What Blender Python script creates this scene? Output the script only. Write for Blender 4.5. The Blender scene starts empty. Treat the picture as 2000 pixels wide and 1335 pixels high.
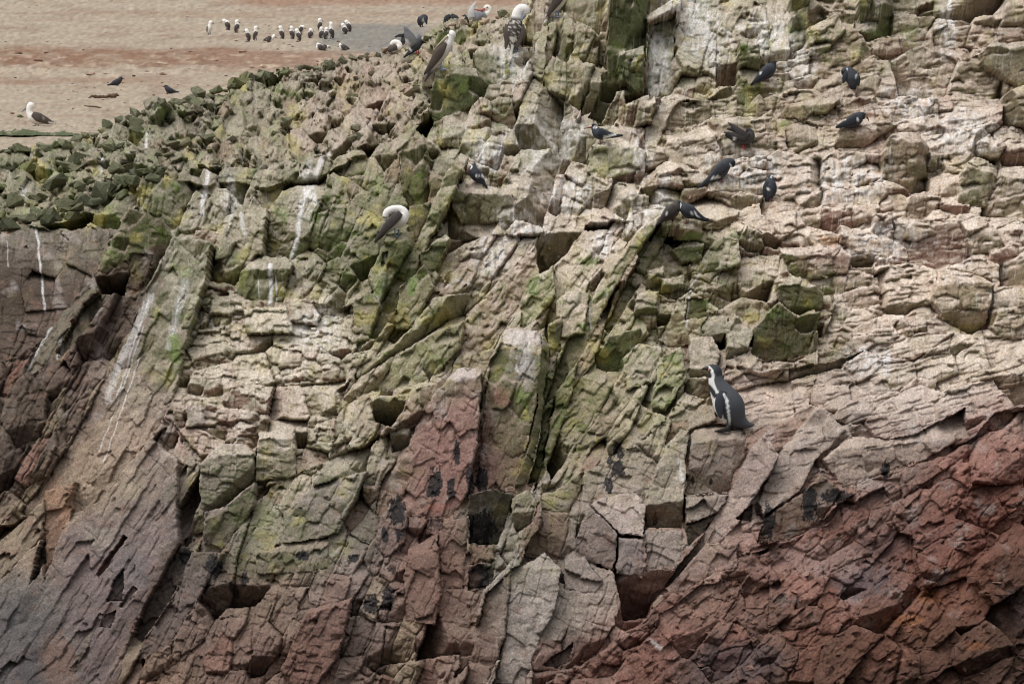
import bpy, bmesh, math, random
import numpy as np
from mathutils import Vector, Matrix, Euler

random.seed(7)
SC = bpy.context.scene
COL = SC.collection
rad = math.radians

# ------------------------------------------------------------------ camera
FP = 8000.0                       # focal length in pixels of the 2000 x 1335 photograph
PITCH = rad(5.0)
cam_d = bpy.data.cameras.new('camera')
cam_d.sensor_width = 36.0
cam_d.lens = FP / 2000.0 * 36.0
cam_d.clip_start = 1.0
cam_d.clip_end = 2000.0
cam = bpy.data.objects.new('camera', cam_d)
COL.objects.link(cam)
cam.location = (0, 0, 0)
cam.rotation_euler = (math.pi / 2 + PITCH, 0, 0)
SC.camera = cam

# ------------------------------------------------------------------ overcast sky and soft sun
SUN_EL, SUN_AZ = 64.0, 228.0      # azimuth of the sun seen from the rock, clockwise from +Y
w = bpy.data.worlds.new('World'); SC.world = w; w.use_nodes = True
nt = w.node_tree; nt.nodes.clear()
sky = nt.nodes.new('ShaderNodeTexSky'); sky.sky_type = 'NISHITA'; sky.sun_disc = False
sky.sun_elevation = rad(SUN_EL); sky.sun_rotation = rad(SUN_AZ)
sky.dust_density = 4.0; sky.air_density = 1.0; sky.ozone_density = 1.0
hs = nt.nodes.new('ShaderNodeHueSaturation'); hs.inputs['Saturation'].default_value = 0.16
bg = nt.nodes.new('ShaderNodeBackground'); bg.inputs['Strength'].default_value = 0.15
wo = nt.nodes.new('ShaderNodeOutputWorld')
nt.links.new(sky.outputs[0], hs.inputs['Color']); nt.links.new(hs.outputs[0], bg.inputs['Color'])
nt.links.new(bg.outputs[0], wo.inputs['Surface'])
sun_d = bpy.data.lights.new('sun', 'SUN'); sun_d.energy = 1.25; sun_d.angle = rad(70); sun_d.color = (1.0, 0.99, 0.975)
sun = bpy.data.objects.new('sun', sun_d); COL.objects.link(sun)
el, az = rad(SUN_EL), rad(SUN_AZ)
to_sun = Vector((math.sin(az) * math.cos(el), math.cos(az) * math.cos(el), math.sin(el)))
sun.rotation_euler = (-to_sun).to_track_quat('-Z', 'Y').to_euler()
sun['kind'] = 'helper'; cam['kind'] = 'helper'
SC.view_settings.view_transform = 'Standard'; SC.view_settings.look = 'None'
SC.view_settings.gamma = 1.0; SC.view_settings.use_curve_mapping = False
SC.view_settings.exposure = 0.0
SC.cycles.filter_width = 1.1

ALBEDO_GAIN = 1.27            # photograph tones are turned into reflectance with this factor
CP, SP = math.cos(PITCH), math.sin(PITCH)
def ray(px, py):
    """world direction with y component 1 for a pixel of the photograph"""
    a = (px - 1000.0) / FP; b = (667.5 - py) / FP
    dy = CP - b * SP
    return a / dy, (SP + b * CP) / dy
def project(X, Y, Z):
    f = Y * CP + Z * SP; u = -Y * SP + Z * CP
    return 1000.0 + FP * X / f, 667.5 - FP * u / f

# ------------------------------------------------------------------ noise
_rng = np.random.default_rng(11)
_PERM = _rng.permutation(512).astype(np.int64)
_PERM = np.concatenate([_PERM, _PERM, _PERM])
_GA = _rng.random(512) * 2 * math.pi
_GX, _GY = np.cos(_GA), np.sin(_GA)
_R = [_rng.random(4096) for _ in range(12)]
def h2(ix, iy, s=0):
    return _PERM[(_PERM[(ix + s * 37) & 511] + iy) & 511]
def perlin(x, y, s=0):
    xi = np.floor(x); yi = np.floor(y); fx = x - xi; fy = y - yi
    xi = xi.astype(np.int64); yi = yi.astype(np.int64)
    u = fx * fx * fx * (fx * (fx * 6 - 15) + 10); v = fy * fy * fy * (fy * (fy * 6 - 15) + 10)
    def g(i, j, dx, dy):
        k = h2(i, j, s); return _GX[k] * dx + _GY[k] * dy
    n00 = g(xi, yi, fx, fy); n10 = g(xi + 1, yi, fx - 1, fy)
    n01 = g(xi, yi + 1, fx, fy - 1); n11 = g(xi + 1, yi + 1, fx - 1, fy - 1)
    return ((n00 * (1 - u) + n10 * u) * (1 - v) + (n01 * (1 - u) + n11 * u) * v) * 1.5
def fbm(x, y, o=4, s=0, gain=0.5):
    t = 0; a = 1.0; n = 0
    for k in range(o):
        t = t + a * perlin(x, y, s + k * 5); n += a
        x = x * 2.03 + 17.1; y = y * 2.03 - 9.7; a *= gain
    return t / n
def ridge(x, y, o=3, s=0):
    t = 0; a = 1.0; n = 0
    for k in range(o):
        t = t + a * (1 - np.abs(perlin(x, y, s + k * 3)) * 2); n += a
        x = x * 2.1 + 3.3; y = y * 2.1 + 8.8; a *= 0.5
    return t / n
def smooth(a, b, x):
    t = np.clip((x - a) / (b - a), 0, 1); return t * t * (3 - 2 * t)
def rnd(idv, k):
    return _R[k][(idv * 7 + k * 131) & 4095]
def vor(u, v, s, jit=0.75):
    """Voronoi cells of a jittered grid: F1, F2, cell indices and cell seed"""
    iv = np.floor(v).astype(np.int64)
    F1 = np.full(u.shape, 1e9); F2 = np.full(u.shape, 1e9)
    ci = np.zeros(u.shape, np.int64); cj = np.zeros(u.shape, np.int64)
    cu = np.zeros(u.shape); cv = np.zeros(u.shape)
    for dj in (-1, 0, 1):
        j = iv + dj; rs = rnd(j * 3 + s * 5, 6); iu = np.floor(u - rs).astype(np.int64)
        for di in (-1, 0, 1):
            i = iu + di; k = h2(i, j, s) + 13 * (i & 7) + 101 * (j & 15)
            su = rs + i + 0.5 + (rnd(k, 0) - 0.5) * jit; sv = j + 0.5 + (rnd(k, 1) - 0.5) * jit
            d = (u - su) ** 2 + (v - sv) ** 2
            m = d < F1
            F2 = np.where(m, F1, np.minimum(F2, d)); F1 = np.where(m, d, F1)
            ci = np.where(m, i, ci); cj = np.where(m, j, cj); cu = np.where(m, su, cu); cv = np.where(m, sv, cv)
    return np.sqrt(F1), np.sqrt(F2), ci, cj, cu, cv
def inpoly(px, py, poly):
    ins = np.zeros(px.shape, bool); n = len(poly)
    for i in range(n):
        x0, y0 = poly[i]; x1, y1 = poly[(i + 1) % n]
        if y0 == y1: continue
        c = ((y0 > py) != (y1 > py)) & (px < (x1 - x0) * (py - y0) / (y1 - y0) + x0)
        ins ^= c
    return ins
def segdist(px, py, poly, closed=True):
    d = np.full(px.shape, 1e9); n = len(poly)
    for i in range(n if closed else n - 1):
        x0, y0 = poly[i]; x1, y1 = poly[(i + 1) % n]
        dx, dy = x1 - x0, y1 - y0; L = dx * dx + dy * dy + 1e-9
        t = np.clip(((px - x0) * dx + (py - y0) * dy) / L, 0, 1)
        d = np.minimum(d, np.hypot(px - x0 - t * dx, py - y0 - t * dy))
    return d
def joints(x, y, a, per, s, gate):
    """long straight cracks of one joint set, some of them healed"""
    a = rad(a); U = x * math.cos(a) - y * math.sin(a); V = -x * math.sin(a) - y * math.cos(a)
    v = V / per + .22 * fbm(U / 130, V / 130, 2, s); j0 = np.floor(v).astype(np.int64); out = np.zeros(x.shape)
    for dj in (-1, 0, 1):
        j = j0 + dj; pos = j + .5 + (rnd(j * 11 + s, 3) - .5) * .85
        on = smooth(gate, gate + .12, perlin(U / 75 + j * 7.31, j * 1.73 + V * 0, s + 2))
        out = np.maximum(out, smooth(1.7, .2, np.abs(v - pos) * per) * on)
    return out

# ------------------------------------------------------------------ the cliff: base shape
RIM = [(-120, 300), (0, 292), (60, 288), (130, 280), (190, 256), (250, 226), (300, 205), (380, 186), (440, 170), (470, 150), (560, 137),
       (660, 120), (750, 98), (800, 92), (848, 62), (880, 46), (905, 42), (960, 38), (985, 20), (1012, 4), (1060, -20), (1100, -60), (2200, -120)]
BROW = [(-120, 450), (80, 436), (200, 396), (300, 338), (380, 326), (470, 336), (560, 345), (640, 330), (700, 300), (780, 270), (830, 225),
        (850, 165), (900, 150), (1000, 90), (1100, 20), (1200, -60), (2200, -150)]
_rx, _ry = zip(*RIM); _bx, _by = zip(*BROW)
def rim(x): return np.interp(x, _rx, _ry)
def brow(x): return np.interp(x, _bx, _by)
_ty = [-300, 0, 450, 835, 1335, 1500]
_tv = [46.6, 44.9, 42.0, 40.1, 38.3, 37.8]
def base(px, py):
    b = np.interp(py, _ty, _tv)
    e = brow(px) - py
    e = 0.5 * (e + np.sqrt(e * e + 3600.0)) - 6.0
    return b + 0.020 * np.maximum(e, 0) + 0.0009 * np.maximum(0, 420 - px) * smooth(350, 650, py)

STEP = 1.8
GX0, GX1, GY0, GY1 = -90, 2090, -70, 1400
gx = np.arange(GX0, GX1 + STEP, STEP); gy = np.arange(GY0, GY1 + STEP, STEP)
NX, NY = len(gx), len(gy)
PX, PY = np.meshgrid(gx, gy); PX = PX.ravel(); PY = PY.ravel()
B0 = base(PX, PY)
K = B0 / FP                       # metres in one photograph pixel at that depth

# ragged joints: every partition is read through a warped copy of the coordinates
WX = PX + 7 * fbm(PX / 70, PY / 70, 3, 1) + 1.5 * fbm(PX / 13, PY / 13, 2, 3)
WY = PY + 7 * fbm(PX / 70, PY / 70, 3, 21) + 1.5 * fbm(PX / 13, PY / 13, 2, 23)

DEF = dict(a=62, su=85, sv=50, jit=.55, gf=.75, gfv=.3, gx=0, gxv=.35, gu=2.0, hu=.45, ud=8, gs=1.1, hs=.5, gt=1.6, ht=.8,
           oc=.36, orow=.12, ocol=.2, fl=.85, sub=0.88, sub3=1.27, crack=7., fine=1., pu=.72, ps=.5, big=.38, bed=3., per=17., co=.5, amp=1., joint=4.5, j1=22., j2=30., size=1.)
def R(name, poly, **kw):
    p = dict(DEF); p.update(kw); p['name'] = name; p['poly'] = poly; return p
REG = [
 R('mid', None),
 R('right', [(1250, -100), (2200, -100), (2200, 900), (1700, 900), (1420, 760), (1300, 560), (1240, 430), (1180, 300), (1150, 100)],
   a=7, su=84, sv=58, jit=.5, gf=.45, gu=2.2, hu=.55, ud=10, gt=2.3, ht=.15, oc=.42, orow=.22, ocol=.24, sub=.6, crack=6, gs=1.8, hs=.45, ps=.55, fl=1., co=.3, bed=3., per=21., size=1.15, big=.4),
 R('centre_up', [(860, 160), (1000, 60), (1120, -100), (1420, -100), (1560, -100), (1560, 110), (1330, 200), (1260, 320), (1240, 430), (1000, 480), (860, 470), (800, 300)],
   a=78, su=95, sv=62, gf=.6, gu=2.0, oc=.35, ocol=.28, gs=1.6, hs=.35, gt=1.9, ht=.6, sub=0.65, size=1.15),
 R('topcols', [(1120, -100), (1340, -100), (1320, 90), (1280, 250), (1130, 250), (1060, 140), (1080, 30)],
   a=82, su=150, sv=60, gf=.15, gu=2.4, hu=.7, oc=.45, ocol=.5, gs=2.2, hs=.3, sub=0.39, crack=9, co=.25),
 R('pale_steps', [(400, 560), (700, 560), (760, 680), (660, 760), (640, 960), (480, 990), (340, 830), (330, 720), (380, 640)],
   a=84, su=50, sv=58, jit=.55, gf=.8, gu=2.2, oc=.42, orow=.16, ocol=.34, co=.4, ud=14, sub=0.78, gt=1.8, ht=.5, crack=8, size=1.05),
 R('lean', [(860, 470), (1240, 430), (1420, 560), (1330, 780), (1260, 900), (1180, 1010), (1000, 1010), (700, 960), (660, 760), (760, 640), (840, 560)],
   a=58, su=150, sv=46, gf=.65, gu=2.2, hu=.65, ud=25, oc=.35, orow=.3, ocol=.1, gs=1.3, sub=0.6, crack=9, co=.38, size=1.25),
 R('dark_blocks', [(1240, 440), (1460, 440), (1640, 520), (1600, 720), (1440, 740), (1330, 700), (1260, 640), (1210, 560)],
   a=82, su=66, sv=66, jit=.6, gf=.75, gu=3.0, hu=.25, ud=12, oc=.4, orow=.1, gs=1.6, hs=.4, gt=1.4, sub=0.45, crack=10, fl=.9, co=.22, size=1.15),
 R('big_right', [(1420, 720), (1600, 720), (1760, 650), (2200, 640), (2200, 780), (1960, 800), (1880, 870), (1700, 930), (1560, 1050), (1440, 1080), (1400, 960)],
   a=14, su=96, sv=62, gf=.8, gu=2.0, hu=.45, oc=.42, orow=.2, ocol=.12, gs=1.0, sub=0.6, sub3=0.8, crack=7, co=.36, bed=5., size=1.2),
 R('grey_facets', [(1010, 1000), (1180, 900), (1280, 830), (1400, 780), (1470, 900), (1440, 1060), (1330, 1130), (1200, 1260), (1050, 1335), (960, 1400), (860, 1400), (900, 1180)],
   a=72, su=150, sv=95, gf=.55, gu=1.5, hu=.6, oc=.3, ocol=.2, gx=.1, gs=.9, sub=0.45, sub3=0.68, crack=7, size=1.2),
 R('low_mid', [(360, 900), (480, 960), (640, 900), (720, 860), (900, 700), (1060, 640), (1060, 1000), (1000, 1120), (900, 1260), (860, 1420), (240, 1420), (260, 1250), (350, 1060)],
   a=66, su=110, sv=50, gf=.4, gu=1.7, hu=.6, ud=22, oc=.42, orow=.34, ocol=.12, gs=1.4, hs=.4, sub=0.7, crack=9, co=.38, size=1.3),
 R('low_left', [(-120, 1010), (60, 1000), (210, 960), (330, 820), (420, 960), (370, 1060), (300, 1180), (240, 1420), (-120, 1420)],
   a=58, su=420, sv=50, gf=.5, gu=1.5, hu=.75, ud=35, oc=.16, orow=.2, ocol=.03, gs=.5, hs=.8, sub=0.2, sub3=0.45, crack=5, co=.7, joint=5., j1=24., j2=110., size=1.3),
 R('strata', [(-120, 720), (60, 660), (160, 560), (200, 540), (340, 480), (330, 560), (260, 700), (170, 860), (40, 1010), (-120, 1040)],
   a=60, su=120, sv=36, gf=.3, gu=1.8, hu=.5, ud=25, oc=.5, orow=.5, gs=1.0, sub=0.5, sub3=0.70, crack=8, joint=9., j1=18., j2=60., size=1.25),
 R('wall', [(-120, 450), (20, 462), (70, 446), (130, 452), (180, 440), (230, 452), (200, 530), (110, 650), (-120, 760)],
   a=80, su=170, sv=120, gf=.1, gfv=.2, gu=.8, gs=.6, oc=.1, orow=0, ocol=0, sub=0.45, sub3=0.52, crack=4, fl=.2, pu=.3, ps=.3),
 R('greenwall', [(220, 430), (330, 360), (420, 350), (520, 365), (640, 345), (700, 320), (780, 290), (860, 200), (860, 480), (740, 600), (580, 580), (420, 560), (340, 480)],
   a=64, su=110, sv=52, gf=.45, gu=2.0, hu=.5, ud=15, oc=.32, orow=.25, ocol=.15, gs=1.6, hs=.35, sub=0.6, crack=9, co=.34, size=1.15),
 R('terrace', [(-120, 200), (300, 150), (470, 100), (800, 40), (1000, -100), (1100, -100), (1010, 90), (850, 165), (830, 235), (700, 300), (560, 335), (420, 318), (310, 332), (220, 395), (90, 440), (-120, 460)],
   a=58, su=46, sv=32, jit=.9, gf=.3, gu=2.2, hu=.3, joint=2., oc=.6, orow=.15, gs=1.4, gt=1.2, co=.2, amp=2.6, bed=2, sub=0.91, sub3=1.50, crack=3, fl=.45),
 R('red_rubble', [(2200, 780), (1960, 800), (1890, 870), (1720, 930), (1560, 1060), (1420, 1090), (1330, 1140), (1200, 1260), (1050, 1330), (1000, 1420), (2200, 1420)],
   a=40, su=74, sv=48, jit=1., bed=1., per=13., joint=2., fine=2.4, gf=.55, gu=1.5, hu=.45, oc=.5, orow=.14, ocol=.12, co=.42, gs=1.2, hs=.4, sub=0.95, sub3=1.65, crack=7, ud=20, size=1.35),
]
def layer(px, py, P, seed, sc, kf):
    """one set of joint blocks: each is a convex cap of a sloping face, an undercut, a side and a top plane"""
    su, sv = P['su'] * sc, P['sv'] * sc
    a = rad(P['a']); ca, sa = math.cos(a), math.sin(a)
    U = px * ca - py * sa; V = -px * sa - py * ca
    F1, F2, ci, cj, cu, cv = vor(U / su, V / sv, seed, P['jit'])
    cu = cu * su; cv = cv * sv
    cx = cu * ca - cv * sa; cy = -(cu * sa + cv * ca)
    k = h2(ci, cj, seed + 3) + 17 * (ci & 15) + 229 * (cj & 7)
    r = 0.5 * math.sqrt(su * sv)
    qr = px - cx; qu = cy - py
    g = lambda i: rnd(k, i) * 2 - 1
    face = (P['gf'] + P['gfv'] * g(2)) * kf[0] * qu + (P['gx'] + P['gxv'] * g(3)) * kf[1] * qr
    ph = np.radians(P['ud'] + 32 * g(4))
    und = P['gu'] * kf[2] * (0.55 + 0.7 * rnd(k, 5)) * (qr * np.sin(ph) - qu * np.cos(ph) - r * (P['hu'] + .5 * g(6)))
    sgn = np.where(rnd(k, 7) > .42, 1.0, -1.0)
    sid = P['gs'] * kf[2] * (0.4 + 1.1 * rnd(k, 8)) * (sgn * qr + .35 * g(5) * qu - r * (P['hs'] + .4 * g(9)))
    top = P['gt'] * kf[2] * (0.6 + .8 * rnd(k, 10)) * (qu + .25 * g(8) * qr - r * (P['ht'] + .4 * g(11)))
    # about half of the cells stay flush with the face and show only as cracks; the others step out or back
    q = rnd(k, 1); flush = q < P['co']
    st = np.where(flush, .05 * g(6), ((q - P['co']) / (1 - P['co']) * 2 - 1) * 1.7 * P['oc'])
    off = st + P['orow'] * (rnd(cj * 31 + seed, 2) * 2 - 1) + P['ocol'] * (rnd(ci * 17 + seed, 3) * 2 - 1)
    if kf[2] >= .9: off = np.maximum(off * 1.45, -.42)
    proud = off > .06
    und = np.where((rnd(k, 0) < P['pu']) & proud, und, und - 60.)
    sid = np.where((rnd(k, 3) < P['ps']) & proud, sid, sid - 60.)
    top = np.where(proud, top, top - 60.)
    face = face * np.where(flush, .45, 1.)
    d = np.maximum(np.maximum(face, und), np.maximum(sid, top))
    return d - off * r * (0.4 + 0.6 * kf[2]), k, (F2 - F1) * 0.5 * min(su, sv), cx, cy, ci, cj, np.where(flush, .35, 1.)

# which region owns a grid point
RID = np.zeros(PX.shape, np.int64)
wx2 = PX + 22 * fbm(PX / 90, PY / 90, 3, 41); wy2 = PY + 22 * fbm(PX / 90, PY / 90, 3, 47)
for i, P in enumerate(REG):
    if P['poly']:
        RID[inpoly(wx2, wy2, P['poly'])] = i

D = np.zeros(PX.shape)            # displacement away from the viewer, metres
LAB = np.zeros(PX.shape, np.int64)
CELL = np.zeros(PX.shape, np.int64)   # random integer of the block
CELL2 = np.zeros(PX.shape, np.int64)
FINE = np.zeros(PX.shape)
for i, P in enumerate(REG):
    m = RID == i
    if not m.any(): continue
    x, y, kk = WX[m], WY[m], K[m]
    # two sizes of block: some large joint cells stay whole, the others break into smaller ones
    d0, k0, b0, cx0, cy0, ci0, cj0, w0 = layer(x, y, P, 5 + i, 1.22 * P['size'], (1., 1., 1.))
    d1, k1, b1, cx, cy, ci, cj, w1 = layer(x, y, P, 31 + i, .60 * P['size'], (1., 1., .9))
    brk = rnd(k0, 9) > P['big']
    Bf = np.where(brk, .35 * w0 * (base(cx0, cy0) - B0[m]) + .65 * w1 * (base(cx, cy) - B0[m]), w0 * (base(cx0, cy0) - B0[m]))
    kk = kk * P['amp']
    d = P['fl'] * Bf + kk * np.where(brk, .35 * d0 + .8 * d1, d0)
    w_ = np.where(brk, np.maximum(w0, w1), w0)
    k1 = np.where(brk, k1, k0); b1 = np.where(brk, np.minimum(b0, b1), b0)
    ci = np.where(brk, (ci + ci0 * 3) | 256, ci0 & 255); cj = np.where(brk, cj + cj0 * 5, cj0)
    # second and third generation of joints inside each block
    Q = dict(P, jit=.42); Q['a'] = P['a'] + 4
    s2 = P['sub']
    d2, k2, b2, *_ = layer(x, y, Q, 60 + i, .34, (.35 * s2, .6 * s2, 1.0 * s2))
    d3, k3, b3, *_ = layer(x + 3, y, dict(Q, a=P['a'] - 5, jit=.4, su=P['su'] * 1.25), 110 + i, .15, (.4 * P['sub3'], .55 * P['sub3'], .8 * P['sub3']))
    act = smooth(-.25, .35, fbm(x / 60, y / 60, 2, 71 + i))
    d = d + kk * (d2 * (.45 + .55 * act) + d3 * .55 * (.3 + .7 * act))
    # thin beds that weather out as small ledges
    a_ = rad(P['a'] if abs(P['a']) < 45 else P['a'] - 78); bv = (-x * math.sin(a_) - y * math.cos(a_) + 7 * fbm(x / 50, y / 50, 3, 80 + i)) / P['per']
    bi = np.floor(bv).astype(np.int64); bf = bv - bi; bamp = P['bed'] * (.3 + 1.2 * rnd(bi * 5 + i, 4)) * smooth(-.25, .3, fbm(x / 34, y / 20, 2, 85 + i))
    d = d + kk * bamp * (bf - .5)
    cw = fbm(x / 45, y / 45, 2, 90 + i)
    d = d + kk * (np.where(w_ < .9, .35, .85) * P['crack'] * smooth(2.3, 0., b1) * smooth(-.35, .1, cw) + .2 * P['crack'] * smooth(1.6, 0, b2) * smooth(-.05, .35, cw))
    d = d + kk * P['joint'] * (joints(x, y, P['a'], P['j1'], 7 + i, .05) + .7 * joints(x, y, P['a'] + 82, P['j2'], 57 + i, .12))
    D[m] = d
    LAB[m] = (i + 1) * 1000000 + (ci & 511) * 1024 + (cj & 1023)
    CELL[m] = k1; CELL2[m] = k2
    FINE[m] = P['fine']

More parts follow.
